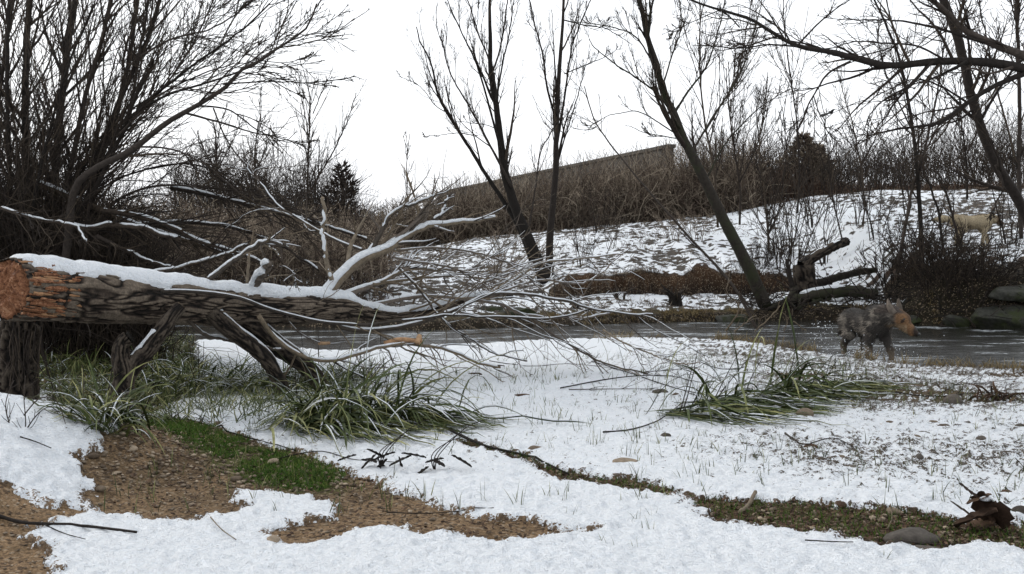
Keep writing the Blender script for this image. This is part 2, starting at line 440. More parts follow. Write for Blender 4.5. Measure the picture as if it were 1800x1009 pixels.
def snow_off(x, y, full=False):
    c = cover(x, y)
    far = S((y - 14) / 4)
    n = (1 - far) * (.16 * fbm(x * 14, y * 12, 3, 51) + .84 * fbm(x * 38, y * 30, 2, 52)) + far * (.45 * fbm(x * 5, y * 8, 3, 53) + .55 * vn(x * 10, y * 13, 54))
    n = .5 + (n - .5) * (1.15 + .9 * far)
    d = c - n
    thick = .022 + .02 * far
    lump = (.026 * (fbm(x * 10, y * 10, 3, 61) - .5) + .022 * (vn(x * 26, y * 26, 62) - .5)) * (1 - .3 * far) + .04 * (fbm(x * 1.5, y * 1.5, 2, 63) - .5) * S((c - .9) / .5)
    sink = S((.22 + .24 * (1 - far) - c) / .2)
    off = np.clip(d * .09, -.02, thick) * sink + (1 - sink) * (thick * np.clip((c - .2) * 1.6, .2, 1) + .012 * S(-d / .15) * (1 + far)) + lump * (1 - sink)
    off = np.where(c < .22 + .2 * (1 - far), np.minimum(off, np.where(d < -.02, -.012, off)), off)
    return (off, -d) if full else off

ROWS = np.concatenate([np.linspace(.2, 2.9, 24), 1 / np.linspace(1 / 3., 1 / 15.8, 330), np.linspace(15.85, 30.5, 300), 30.6 * np.exp(np.linspace(0, math.log(500 / 30.6), 50))])
def fan(nc, rows):
    c = np.linspace(-1, 1, nc); Y = rows[:, None] + 0 * c[None]
    k = np.abs(c); inner = np.sign(c) * np.minimum(k, .9) / .9 * .56; outer = np.sign(c) * np.clip((k - .9) / .1, 0, 1)
    X = Y * inner[None] + outer[None] * (3 + Y * .7)
    return X, Y
def grid_faces(r, c):
    i = np.arange(r * c).reshape(r, c)
    return np.stack([i[:-1, :-1], i[:-1, 1:], i[1:, 1:], i[1:, :-1]], -1).reshape(-1, 4)

def ground_col(x, y):
    c = np.tile(np.array([.050, .038, .025]), (len(x), 1)); s_ = y - yf(x); t_ = yn(x) - y
    def setc(m, k):
        nonlocal c
        m = np.clip(m, 0, 1)[:, None]; c = c * (1 - m) + np.array(k) * m
    e = .10 * (fbm(x * 7, y * 7, 3, 401) - .5)
    setc((t_ > -.2) * 1., (.075, .055, .032))
    setc(S((-sdf_poly(DIRT1, x, y) + e) / .14 + .9), (.24, .16, .092)); setc(S((-sdf_poly(DIRT2, x, y) + e) / .14 + .9), (.23, .155, .09))
    setc(S((-sdf_poly(DIRT2, x, y) + e) / .14 + .9) * S((fbm(x * 3.2, y * 3.2, 3, 402) - .42) / .12) * S((y - 4.6) / .5) * .55, (.12, .085, .05))
    setc(S((-sdf_poly(STRIP, x, y) + e) / .12 + .9), (.115, .072, .042))
    setc(S((-sdf_poly(VEG, x, y) + e) / .2 + .8), (.040, .040, .020)); setc(S((-sdf_poly(GRASSP, x, y) + 1.6 * e) / .12 + .7) * .9, (.075, .085, .022))
    setc(S((s_ + .3) / .2) * S((.75 - s_) / .2) * S((7.8 - x)) * (.35 + .65 * fbm(x * 1.5, y * 3, 2, 403)), (.075, .062, .022))
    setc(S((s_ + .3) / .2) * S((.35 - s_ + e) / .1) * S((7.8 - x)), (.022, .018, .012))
    setc(S((s_ + .3) / .2) * S((3 - s_) / .5) * S((x - 6.6)), (.020, .018, .011))
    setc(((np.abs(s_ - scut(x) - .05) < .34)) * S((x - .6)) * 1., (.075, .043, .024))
    setc(((np.abs(s_ - scut(x) + .08) < .16)) * S((x - .6)) * 1., (.020, .014, .010))  # overhang shade put into the colour, a dark strip along the cut's foot
    setc(((s_ < -.05) & (t_ < -.08)) * 1., (.03, .027, .02))
    setc(S((y - 29.5) / 2), (.06, .042, .028))
    return c
# ground
X, Y = fan(420, ROWS[::2]); x = X.ravel(); y = Y.ravel(); z = H(x, y)
colr = ground_col(x, y)
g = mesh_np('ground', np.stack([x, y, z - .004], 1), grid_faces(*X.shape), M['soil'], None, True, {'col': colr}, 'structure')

# snow
X, Y = fan(700, ROWS); x = X.ravel(); y = Y.ravel(); off, bare = snow_off(x, y, True); z = H(x, y) + off
off[y > 60] = -1
WN = 1.75 - 1.35 * S((y - 11) / 5)
Fq = grid_faces(*X.shape); keep = (off[Fq] > -.006).any(1); Fq = Fq[keep]
used = np.zeros(len(x), bool); used[Fq.ravel()] = True; ren = np.cumsum(used) - 1
mesh_np('snow', np.stack([x, y, z], 1)[used], ren[Fq], M['snow_cover'], None, True, {'bare': np.clip(bare[used], -.8, .8) + .5 - .5 * WN[used], 'wn': WN[used], 'col': ground_col(x[used], y[used]) * .9}, 'structure')

def HS(x, y):
    x = np.atleast_1d(x); y = np.atleast_1d(y)
    return H(x, y) + np.maximum(snow_off(x, y), 0)

# water
wx = np.linspace(-26, 26, 700); wy = np.linspace(9, 21.5, 170); X, Y = np.meshgrid(wx, wy); x = X.ravel(); y = Y.ravel()
z = .016 * (fbm(x * 1.6, y * 4.5, 3, 71) - .5) + .005 * (fbm(x * 6, y * 13, 2, 72) - .5)
DX, DY = 4.78, 12.75          # where the shepherd stands
foam_glint = np.exp(-((x - DX + .15) ** 2 / .35 + (y - DY) ** 2 / .25)) * 1.2 + .75 * S((fbm(x * 1.2, y * 5, 3, 73) - .62) / .12)  # foam round the dog, plus reflection streaks put into the water colour
z = z + .04 * (vn(x * 12, y * 12, 74) - .3) * np.exp(-((x - DX + .15) ** 2 / .3 + (y - DY) ** 2 / .2))
Fq = grid_faces(*X.shape)
inr = ((yn(x) - y) < .4) & ((y - yf(x)) < .4); Fq = Fq[inr[Fq].any(1)]
used = np.zeros(len(x), bool); used[Fq.ravel()] = True; ren = np.cumsum(used) - 1
mesh_np('river_water', np.stack([x, y, z], 1)[used], ren[Fq], M['water'], None, True, {'foam_glint': foam_glint[used].clip(0, 1)}, 'structure')

# ------------------------------------------------------------------ concrete wall behind the thicket
A = np.array([8.1, 50.]); B = np.array([-7.0, 95.])
dv = (B - A) / np.linalg.norm(B - A); nv = np.array([-dv[1], dv[0]]) * .15
def prism(name, a, b, n, z0, z1, m, parent, o):
    V = []
    for q in (a, b):
        for sgn in (-1, 1):
            for zz in (z0, z1): V.append([q[0] + n[0] * sgn, q[1] + n[1] * sgn, zz])
    V = np.array(V) - o
    Fc = np.array([[0, 1, 3, 2], [4, 6, 7, 5], [0, 4, 5, 1], [2, 3, 7, 6], [1, 5, 7, 3], [0, 2, 6, 4]])
    return mesh_np(name, V, Fc, m, parent, False)
o0 = np.array([8.1, 50., 2.5])
w = thing('concrete_wall', o0, 'long grey concrete wall with a straight sloping top line beyond the brown thicket', 'wall')
L = np.linalg.norm(B - A); npan = 16
for i in range(npan):
    a = A + dv * (L * i / npan + .012); b = A + dv * (L * (i + 1) / npan - .012)
    pn = prism('panel', a, b, nv, 2.2, 6.42, M['concrete'], w, o0)
prism('coping', A - dv * .08, B + dv * .05, nv * 1.5, 6.423, 6.6, M['concrete'], w, o0)
prism('core', A + dv * .05, B - dv * .05, nv * .8, 2.2, 6.41, M['concrete'], w, o0)

# ------------------------------------------------------------------ snow caps on branches
def snowcap(pts, rad, name='snow_cap', parent=None, th=.03, wmax=1.15, origin=(0, 0, 0), nk=9, step=.02, seed=0, cover_=1.0, lean=0.0):
    pts = np.asarray(pts); L = np.linalg.norm(np.diff(pts, axis=0), axis=1).sum(); K = int(min(max(L / step, 8), 500))
    Q, R = resample(pts, rad, K, False)
    T = np.gradient(Q, axis=0); T /= np.linalg.norm(T, axis=1, keepdims=True)
    u0 = np.array([-.35 * lean, -lean, 1.]); u0 /= np.linalg.norm(u0); up = u0 - T * (T @ u0)[:, None]; ul = np.linalg.norm(up, axis=1, keepdims=True); flat = ul[:, 0]
    up = up / (ul + 1e-6); sd = np.cross(T, up)
    s = np.arange(K) * step
    w = wmax * (.72 + .55 * fbm(s * 5 + seed * 7.7, s * 0 + seed, 3, 81)); th_ = th * (.6 + .8 * fbm(s * 7 + seed, s * 0 + 5 + seed, 3, 82)) * flat ** .5
    gap = np.clip((fbm(s * 3 + seed * 3.1, s * 0 + 9 + seed, 3, 83) - (.62 - .6 * cover_)) * 8, 0, 1) * S((flat - .25) / .3)
    gap[:1] = 0; gap[-2:] = 0; gap[:3] *= np.linspace(.3, 1, 3)[:len(gap[:3])]
    th_ = th_ * gap; w = w * (.3 + .7 * gap)
    c = np.linspace(-1, 1, nk)
    ang = c[None] * w[:, None]
    rad_ = (R * .97)[:, None] + th_[:, None] * (1 - np.abs(c[None]) ** 2.5) - (.002 + (1 - gap[:, None]) * .006)
    rad_[:, 0] -= .01; rad_[:, -1] -= .01
    V = Q[:, None] + up[:, None] * (np.cos(ang) * rad_)[..., None] + sd[:, None] * (np.sin(ang) * rad_)[..., None]
    return mesh_np(name, V.reshape(-1, 3) - np.asarray(origin), grid_faces(K, nk), M['snow'], parent)

def bark_tube(pts, rad, n, step, name, parent, origin, amp=.018, fr=(9, 2.2), mt='log_bark', flat_end=False, seed=0):
    pts = np.asarray(pts); L = np.linalg.norm(np.diff(pts, axis=0), axis=1).sum(); K = int(L / step)
    Q, R = resample(pts, rad, K, False)
    T = np.gradient(Q, axis=0); T /= np.linalg.norm(T, axis=1, keepdims=True)
    ref = np.array([0, 0, 1.]) if abs(T.mean(0)[2]) < .75 else np.array([1., 0, 0])
    U = np.cross(T, ref); U /= np.linalg.norm(U, axis=1, keepdims=True); Wv = np.cross(U, T)
    a = np.arange(n + 1) / n * 2 * np.pi; s = (np.arange(K) * step)[:, None] + 0 * a[None]
    rm = float(np.mean(rad)); ca = np.cos(a)[None] * rm; sa = np.sin(a)[None] * rm
    nc = max(int(round(2 * math.pi * rm * fr[0])), 5); af = a[None] / (2 * np.pi) + 0 * s
    def pv(sv, av, ncell, sd):
        iy = np.floor(av * ncell); f_ = av * ncell - iy; f_ = f_ * f_ * (3 - 2 * f_); ix = np.floor(sv); g_ = sv - ix; g_ = g_ * g_ * (3 - 2 * g_)
        y0 = np.mod(iy, ncell); y1 = np.mod(iy + 1, ncell)
        return (_h(ix, y0, sd) * (1 - g_) + _h(ix + 1, y0, sd) * g_) * (1 - f_) + (_h(ix, y1, sd) * (1 - g_) + _h(ix + 1, y1, sd) * g_) * f_
    wob = s + .22 * pv(s * 4, af, nc, 5); af = af + .35 / nc * (2 * pv(s * 7, af, nc, 6) - 1)
    k1 = np.abs(2 * pv(wob * fr[1] + seed, af, nc, 90) - 1); k2 = np.abs(2 * pv(wob * fr[1] * 1.37 + 31, af, nc + 4, 91) - 1)
    fine = pv(s * fr[1] * 5, af, nc * 3, 92)
    rid = np.clip(np.minimum(k1, k2) * 3.2, 0, 1) * .72 + .28 * fine
    big = 1 + .07 * (fbm(s * 2.5, np.cos(a)[None] * 1.2 + 3, 2, 93) - .5) * 2
    r = R[:, None] * big + amp * (rid - .5)
    V = Q[:, None] + U[:, None] * (np.cos(a)[None] * r)[..., None] + Wv[:, None] * (np.sin(a)[None] * r)[..., None]
    V[:, -1] = V[:, 0]
    return mesh_np(name, V.reshape(-1, 3) - np.asarray(origin), grid_faces(K, n + 1), M[mt], parent, True, {'cav': rid.ravel(), 'tint': np.full(rid.size, .4)})

def rock(name, r, seed, mt, sub=3, sq=(1, 1, 1), amp=.25, facet=.5):
    import bmesh
    bm = bmesh.new(); bmesh.ops.create_icosphere(bm, subdivisions=sub, radius=1)
    V = np.array([v.co[:] for v in bm.verts]); Fc = np.array([[v.index for v in f.verts] for f in bm.faces]); bm.free()
    rg = np.random.default_rng(seed)
    for _ in range(16):                      # planar cuts give flats
        nrm = rg.normal(size=3); nrm /= np.linalg.norm(nrm); d = V @ nrm; lim = 1 - facet * rg.random() * .55
        V = V - nrm[None] * np.clip(d - lim, 0, None)[:, None] * .9
    k = rg.normal(size=(6, 3)) * 2.2
    dsp = sum(np.sin(V @ kk + i * 1.7) for i, kk in enumerate(k)) / 6
    fine = sum(np.sin(V @ (kk * 3.5) + i) + .6 * np.abs(np.sin(V @ (kk[::-1] * 7) + i)) for i, kk in enumerate(k)) / 6
    if sub == 4: V = V * (1 + .10 * (fbm(V[:, 0] * 3 + V[:, 2] * 1.7, V[:, 1] * 3 - V[:, 2] * 2.3, 4, seed) - .5) * 2)[:, None]
    V = V * (1 + amp * dsp * .5 + amp * .25 * fine)[:, None] * np.array(sq) * r
    return mesh_np(name, V, Fc, M[mt], None, True, {'tint': np.full(len(V), rg.random())})

# ------------------------------------------------------------------ the fallen tree
LOGPX = [(12, 508, 54, 6.95), (60, 510, 54, 7.15), (120, 515, 51, 7.35), (200, 522, 46, 7.6), (300, 529, 40, 7.9), (400, 537, 34, 8.25), (500, 541, 28, 8.6), (590, 541, 24, 8.95), (635, 548, 15, 9.2), (690, 556, 9, 9.5), (750, 548, 6, 9.8), (830, 525, 4, 10.1), (900, 520, 3, 10.4)]
lp = np.array([P(a, b, d) for a, b, r, d in LOGPX]); lr = np.array([r * d / F for a, b, r, d in LOGPX])
lp, lr = resample(lp, lr, 160)
fo = lp[60].copy(); fo[2] = H(fo[0], fo[1])
ft = thing('fallen_tree', fo, 'huge fallen tree trunk with torn orange end and snow along its top', 'fallen tree')
bark_tube(lp, lr, 190, .009, 'trunk', ft, fo, amp=.026, fr=(46, 5.0))
snowcap(lp[2:], lr[2:], 'snow_cap', ft, th=.055, wmax=.85, origin=fo, nk=15, step=.012, seed=1, cover_=1.3)

# torn end: rough disc + collar + splinters
ax = lp[3] - lp[0]; ax /= np.linalg.norm(ax); U = np.cross(ax, [0, 0, 1]); U /= np.linalg.norm(U); Wv = np.cross(U, ax)
nr, na = 40, 120; rr = np.linspace(0, 1, nr)[:, None]; aa = np.linspace(0, 2 * np.pi, na)[None]
px_ = np.cos(aa) * rr; py_ = np.sin(aa) * rr
dep = .10 * (fbm(px_ * 2.5 + 4, py_ * 2.5 + 4, 3, 101) - .5) + .05 * (fbm(px_ * 16, py_ * 7, 3, 102) - .5) + .06 * rr ** 3 - .02
R0 = lr[0] * 1.0
V = lp[0][None, None] + (U * px_[..., None] + Wv * py_[..., None]) * R0 + ax * dep[..., None]
mesh_np('torn_end', V.reshape(-1, 3) - fo, grid_faces(nr, na), M['torn'], ft)
# splinters along the torn flank
def splinter(s0, ang, L, wd, lift, parent, seedn, mt='torn'):
    i = int(s0); base = lp[i]; r = lr[i] + lift; d = U * math.cos(ang) + Wv * math.sin(ang)
    tn = -U * math.sin(ang) + Wv * math.cos(ang)
    n = 7; V = []
    rg = np.random.default_rng(seedn)
    for k in range(n):
        f = k / (n - 1); w_ = wd * (1 - f) ** .7 * (1 + .3 * rg.normal()) + .002
        c = base + ax * L * f + d * (r + .012 * math.sin(f * 3) + rg.normal() * .003)
        sag = np.array([0, 0, -.06 * L * f])
        V += [c + tn * w_ + sag, c + d * w_ * .6 + sag, c - tn * w_ + sag, c - d * w_ * .5 + sag]
    V = np.array(V) - fo; q = []
    for k in range(n - 1):
        for j in range(4): q.append([k * 4 + j, k * 4 + (j + 1) % 4, (k + 1) * 4 + (j + 1) % 4, (k + 1) * 4 + j])
    return mesh_np('splinter', V, [np.array(q), np.array([[3, 2, 1, 0]])], M[mt], parent, False)
sx = -1 if (U @ np.array([0, -1, 0])) < 0 else 1
for k in range(110):
    aa_ = random.uniform(-.95, 1.05)                      # angle around the side that faces the river path
    angc = (0 if sx > 0 else math.pi) + sx * aa_
    m_ = 'torn' if random.random() < .72 else 'peeled'
    splinter(random.uniform(0, 13), angc, random.uniform(.05, .46) * (1.25 - abs(aa_) * .5), random.uniform(.004, .013), random.uniform(-.010, .012), ft, k, m_)

SNOWL = []     # limbs of the fallen tree: (pixel path, depths, r0 px, r1 px, snow thickness, material)
LIMBS = [
 ([(572, 520), (600, 485), (640, 450), (690, 430), (730, 405), (765, 386), (810, 380), (870, 368), (900, 362)], (8.9, 9.6), 12, 2.0, .022),
 ([(645, 448), (668, 415), (685, 385), (705, 366), (735, 358), (770, 345)], (9.1, 9.3), 5, 1.5, .014),
 ([(762, 388), (775, 370), (790, 340)], (9.4, 9.6), 4, 1.5, .012),
 ([(583, 492), (576, 465), (572, 440), (566, 410), (567, 378)], (8.85, 8.7), 4.2, 3, .016),
 ([(445, 508), (465, 485), (492, 463)], (8.4, 8.2), 8, 6.5, .03),
 ([(365, 492), (400, 465), (435, 440), (460, 427), (487, 422)], (8.1, 8.0), 4.5, 3.5, .012),
 ([(434, 497), (440, 465), (446, 442), (462, 438), (478, 452), (490, 468)], (8.3, 8.3), 3.5, 2.5, .012),
 ([(492, 466), (510, 475), (522, 490), (530, 505)], (8.3, 8.4), 2.2, 1.6, .01),
 ([(600, 520), (640, 505), (675, 493), (705, 478), (740, 475), (800, 480)], (9.0, 10.2), 9, 2.5, .02),
 ([(655, 500), (700, 493), (760, 488), (830, 485), (900, 480), (960, 478)], (9.3, 11), 5, 1.8, .012),
 ([(560, 555), (600, 575), (640, 580), (700, 575), (760, 560), (800, 545), (860, 520), (930, 522), (990, 533), (1050, 545), (1130, 552)], (8.9, 10.2), 7, 2, .014),
 ([(285, 512), (340, 512), (420, 522), (480, 545), (560, 565), (640, 572), (720, 560), (800, 552), (900, 552), (985, 553), (1050, 530)], (7.55, 10.0), 5.0, 2.2, .012),
 ([(600, 530), (640, 545), (690, 552), (740, 540), (790, 525), (850, 520), (900, 500), (960, 470), (1030, 468), (1100, 462)], (9.0, 11.5), 8, 1.5, .016),
 ([(640, 540), (680, 530), (740, 520), (810, 522), (880, 530), (930, 545), (1000, 550), (1060, 545), (1110, 530)], (9.2, 11.2), 6, 1.6, .012),
 ([(860, 522), (900, 505), (960, 490), (1010, 500), (1060, 480), (1110, 440)], (10, 12), 4, 1.3, .008),
 ([(455, 555), (480, 590), (520, 620), (570, 632), (620, 622), (670, 606), (720, 600), (770, 606), (830, 622), (890, 628)], (8.1, 9.3), 6, 3, .02),
 ([(330, 560), (360, 590), (420, 610), (490, 625)], (7.9, 8.5), 5, 3, .018),
 ([(640, 440), (600, 425), (550, 400), (500, 370), (450, 330), (420, 300)], (9.2, 10.0), 4, 1.6, .01),
 ([(735, 402), (700, 392), (680, 398)], (9.3, 9.2), 2.5, 1.5, .006),
 ([(930, 555), (960, 580), (1010, 610), (1060, 635), (1110, 652), (1160, 660), (1210, 668)], (9.8, 9.6), 3.2, 1.5, .004),
 ([(700, 470), (730, 500), (760, 540), (800, 580), (850, 612), (905, 625)], (9.6, 9.6), 4, 1.8, .008),
 ([(1060, 580), (1120, 620), (1180, 650), (1240, 668)], (9.4, 9.0), 2.5, 1.2, .004),
 ([(700, 440), (760, 436), (830, 445), (900, 470), (960, 520), (1000, 560)], (9.6, 11), 3.2, 1.4, .008),
 ([(690, 452), (740, 462), (800, 470), (850, 510), (880, 560)], (9.4, 10.4), 3.4, 1.4, .008),
]
lim_all = []; lim_r = []
for i, (pp, DD, a, b, th) in enumerate(LIMBS):
    D0 = DD[0]
    if i > 5: a *= .72; b *= .72; th *= .6
    q, r = path(pp, DD, a * D0 / F, b * DD[1] / F, 40)
    q = q + .010 * np.cumsum(rng.normal(size=q.shape), 0) * (np.linspace(0, 1, len(q))[:, None])
    Tubes().add(q, r, 10 if a > 4 else 7, .35 if a > 4 else .6).build('limb', M['bark_mossy' if a > 12 else 'bark_grey' if i % 3 else 'bark_pale'], ft, None, fo, .06)
    if th > .003: snowcap(q, r, 'snow_cap', ft, th=th * .9, wmax=1.3 if th > .015 else 1.1, lean=.75 if th > .015 else .35, origin=fo, nk=7, step=.02, seed=i + 2, cover_=1.1 if th > .014 else .75)
    q2, r2 = resample(q, r, 16, False); lim_all.append(q2); lim_r.append(r2)
# legs of the fallen tree that prop it on the ground
for pp, DD, a, b in (([(368, 545), (405, 580), (440, 605), (475, 640), (500, 690)], (8.0, 8.4), 19, 14), ([(415, 545), (450, 575), (490, 610), (540, 645), (570, 690)], (8.3, 8.8), 24, 17)):
    q, r = path(pp, DD, a * .8 * DD[0] / F, b * .8 * DD[1] / F, 40)
    bark_tube(q, r, 60, .012, 'prop_limb', ft, fo, amp=.016, fr=(34, 8), mt='stump_bark')
    snowcap(q, r, 'snow_cap', ft, th=.018, wmax=.5, origin=fo, nk=7, step=.02, seed=33, cover_=.5)
LP = np.array(lim_all); LR = np.array(lim_r)
tw = Tubes()
sel = [0, 1, 2, 8, 9, 10, 11, 12, 13, 14, 15, 17, 19, 20, 21, 22, 23, 5, 7]
a1, r1 = spawn(LP[sel], LR[sel], 7, .25, 1, .7, .25, .42, .35, .55, .0032, 8, .13, (.03, 0, -.015), 1.2)
a2, r2 = spawn(a1, r1, 4, .2, 1, .7, .25, .5, .35, .6, .0024, 6, .15, (0, 0, -.01), .6)
a1[..., 2] = np.maximum(a1[..., 2], .12); a2[..., 2] = np.maximum(a2[..., 2], .12)
tw.add(a1, r1, 4); tw.add(a2, r2, 3)
tw.build('twigs', M['bark_grey'], ft, 'stuff', fo)
flat_ = np.abs(a1[:, -1, 2] - a1[:, 0, 2]) < .6 * np.linalg.norm(a1[:, -1] - a1[:, 0], axis=1)
Tubes().add(a1[flat_] + np.array([0, 0, .0045]), np.maximum(r1[flat_] * .9, .0035) * np.array([.3] + [1] * 6 + [.3])[None], 4).build('snow_cap', M['snow'], ft, 'stuff', fo)
a1, r1 = spawn(LP[sel], LR[sel], 5, .15, .8, .7, .25, .38, .35, .5, .0032, 9, .13, (.01, 0, -.005), 1.1); a2, r2 = spawn(a1, r1, 4, .2, 1, .6, .25, .5, .35, .6, .0024, 6, .14, (0, 0, 0), .7)
a1[..., 2] = np.maximum(a1[..., 2], .12); a2[..., 2] = np.maximum(a2[..., 2], .12)
Tubes().add(a1, r1, 4).add(a2, r2, 3).build('pale_twigs', M['bark_pale'], ft, 'stuff', fo)
# bark-stripped orange patches on the lowest limb
for (pp, r0) in (([(676, 606), (700, 598), (722, 598), (742, 600)], .028), ([(733, 603), (738, 590)], .03), ([(560, 604), (580, 603)], .018)):
    q, r = path(pp, (8.85, 8.9), r0, r0 * .7, 10); Tubes().add(q, r, 8, .5).build('peeled_wood', M['peeled'], ft, None, fo, .12)

# second set: brush of snowy fallen branches behind the log (upper left)
BR = [
 ([(60, 320), (120, 345), (200, 380), (280, 405), (350, 425), (430, 455)], (11, 10.6), 7, 3, 'long dark snow-lined branch slanting down from the willow behind the log', 'branches fallen behind the log'),
 ([(180, 370), (250, 382), (300, 400), (340, 422), (400, 440), (470, 468)], (10.4, 10.2), 5, 2, 'snow-lined branch just under the longest slanting branch behind the log', None),
 ([(120, 395), (160, 405), (200, 400), (260, 410), (330, 440)], (10.2, 10), 6, 3, 'crooked snowy branch with a hump behind the left half of the log', None),
 ([(170, 415), (220, 440), (260, 462), (300, 475)], (10, 9.8), 3.5, 2, 'short snowy branch dipping towards the top of the log', None),
 ([(240, 395), (330, 390), (420, 400), (500, 430), (560, 470)], (11.2, 11), 4, 1.6, 'arching pale branch over the brush behind the log', None),
 ([(300, 330), (380, 345), (470, 370), (560, 395), (640, 425)], (11.5, 11), 4, 1.8, 'long thin branch reaching from the willow to the forked snowy limb', None),
 ([(0, 365), (60, 385), (120, 405), (150, 440)], (9.6, 9.2), 3, 1.5, 'thin bare branch hanging across the willow foot at the left edge', None),
 ([(260, 480), (330, 470), (400, 445), (440, 432)], (9.2, 9.0), 3, 2, 'thin branch rising over the snowy top of the log', None),
]
for i, (pp, DD, a, b, lb, gp) in enumerate(BR):
    q, r = path(pp, DD, a * DD[0] / F, b * DD[1] / F, 40); o = q[-1].copy()
    q = q + .008 * np.cumsum(rng.normal(size=q.shape), 0) * np.linspace(0, 1, 40)[:, None]
    t = thing('fallen_branch', o, lb, 'branch', 'branches fallen behind the log')
    Tubes().add(q, r, 8, .4).build('stem', M['bark_twig'], t, None, o, .05)
    snowcap(q, r, 'snow_cap', t, th=.016, wmax=1, origin=o, nk=7, step=.02, seed=50 + i, cover_=.62)
    a1, r1 = spawn(q[None], r[None], 22, .1, 1, .6, .2, .35, .35, .5, .003, 7, .12, (.02, 0, 0), 1.1)
    a2, r2 = spawn(a1, r1, 4, .2, 1, .6, .2, .5, .3, .6, .0024, 5, .12, (0, 0, 0), .5)
    Tubes().add(a1, r1, 4).add(a2, r2, 3).build('twigs', M['bark_twig'], t, 'stuff', o)

# ------------------------------------------------------------------ stumps near the log
def stump_obj(name, label, cat, parts, base, extras=None):
    t = thing(name, base, label, cat)
    for nm, q, r, n, st, amp in parts: bark_tube(q, r, n, st, nm, t, base, amp * 1.5, (36, 9), 'stump_bark')
    return t
b0 = G(212, 742)
q1, r1_ = path([(208, 760), (210, 730), (215, 690), (218, 655), (212, 630), (214, 605), (226, 594)], (b0[1], b0[1] + .1), .095, .05, 40)
q2, r2_ = path([(214, 665), (235, 640), (262, 612), (285, 580), (300, 558), (318, 540)], (b0[1] + .05, 7.62), .075, .045, 40)
st = stump_obj('forked_stump', 'dark forked stump whose right arm props up the fallen log', 'stump', [('trunk', q1, r1_, 70, .008, .014), ('arm', q2, r2_, 60, .008, .012)], b0)
def capdisc(p, d, r, parent, o, mt='torn', name='broken_top', rough=.35):
    d = d / np.linalg.norm(d); U = np.cross(d, [.3, .9, .1]); U /= np.linalg.norm(U); Wv = np.cross(d, U)
    rr = np.linspace(0, 1, 8)[:, None]; aa = np.linspace(0, 2 * np.pi, 25)[None]
    h = rough * r * (rng.random((8, 25)) - .3) * (1 - .0 * rr); h[:, -1] = h[:, 0]; h[0] = h[0].mean()
    V = p + (U * (np.cos(aa) * rr)[..., None] + Wv * (np.sin(aa) * rr)[..., None]) * r + d * h[..., None]
    mesh_np(name, V.reshape(-1, 3) - o, grid_faces(8, 25), M[mt], parent, False)
capdisc(q1[-1], q1[-1] - q1[-3], r1_[-1] * .98, st, b0, 'bark_dark', 'broken_top', .9)
capdisc(q2[-1], q2[-1] - q2[-3], r2_[-1] * .98, st, b0, 'bark_pale', 'broken_top', .5)
snowcap(q2[6:26], r2_[6:26], 'snow_cap', st, th=.02, wmax=.6, origin=b0, nk=7, step=.01, seed=91, cover_=.6)
rt, rr_ = spawn(q1[None], r1_[None], 10, .0, .15, 1.2, .2, .4, .2, .35, .01, 8, .1, (0, 0, -.25), .45)
Tubes().add(rt, rr_, 6, .3).build('roots', M['bark_dark'], st, None, b0)

b1 = G(25, 690)
q, r = path([(30, 720), (28, 660), (32, 610), (38, 562)], (7.7, 7.7), .16, .13, 40)
st2 = stump_obj('tree_stump', 'thick ribbed dark stump under the torn end of the fallen log', 'stump', [('trunk', q, r, 80, .01, .03)], q[0])
capdisc(q[-1], np.array([0, 0, 1.]), .13, st2, q[0], 'torn', 'broken_top', .4)
snowcap(np.array([q[-1] + [-.18, 0, -.02], q[-1] + [-.08, 0, .0]]), np.array([.03, .03]), 'snow_cap', st2, .03, 1.2, q[0], 7, .01, 7, 1.4)
# hanging wires of root / dry stems in front of the stump
tt = Tubes()
for k in range(26):
    x0 = random.uniform(0, 78); q_, r_ = path([(x0, random.uniform(565, 600)), (x0 + random.uniform(-8, 10), 620), (x0 + random.uniform(-15, 25), random.uniform(650, 690))], (7.45, 7.4), .005, .003, 8); tt.add(q_, r_, 4)
tt.build('hanging_bark', M['bark_twig'], st2, 'stuff', q[0])

# ------------------------------------------------------------------ trees
def tree(name, label, cat, stems, levels, group=None, twig_mat='bark_twig', stem_mat='bark_dark', sides=9, rough=.05, fat=.72):
    if levels is LV and name in ('bare_tree', 'leaning_tree'): levels = [dict(LV[0], ang=.42, lf=.34, trop=(0, 0, .2)), dict(LV[1], ang=.45, trop=(0, 0, .12)), LV[2]]
    """stems: (pixel path, depths, r0 px, r1 px, level-1 count, trop)"""
    o = None; t = None; T1 = Tubes(); T2 = Tubes()
    for i, sd in enumerate(stems):
        pp, DD, a, b, m1, tr = sd
        if name == 'willow_tree': m1 = int(m1 * 1.35)
        D0 = DD[0] if hasattr(DD, '__len__') else DD; D1 = DD[-1] if hasattr(DD, '__len__') else DD
        a *= fat; b *= fat
        q, r = path(pp, DD, a * D0 / F, b * D1 / F, 36)
        if o is None:
            o = q[0].copy(); t = thing(name, o, label, cat, group)
        q = q + .006 * np.cumsum(rng.normal(size=q.shape), 0) * np.linspace(0, 1, 36)[:, None] * D0 / 12
        if rough > .2: pass
        Tubes().add(q, r, sides if a > 3 else 6, .2 + .3 * rng.random()).build('trunk' if i == 0 else 'limb', M[stem_mat], t, None, o, rough)
        if m1:
            qq = q[None]; rr = r[None]
            for j, lv in enumerate(levels):
                kw = dict(lv); m = kw.pop('m'); 
                if j == 0: m = m1
                kw.setdefault('trop', tr)
                qq, rr = spawn(qq, rr, m, **kw)
                T2.add(qq, rr, 4 if j == 0 else 3)
    if T2.b: T2.build('twigs', M[twig_mat], t, 'stuff', o)
    return t

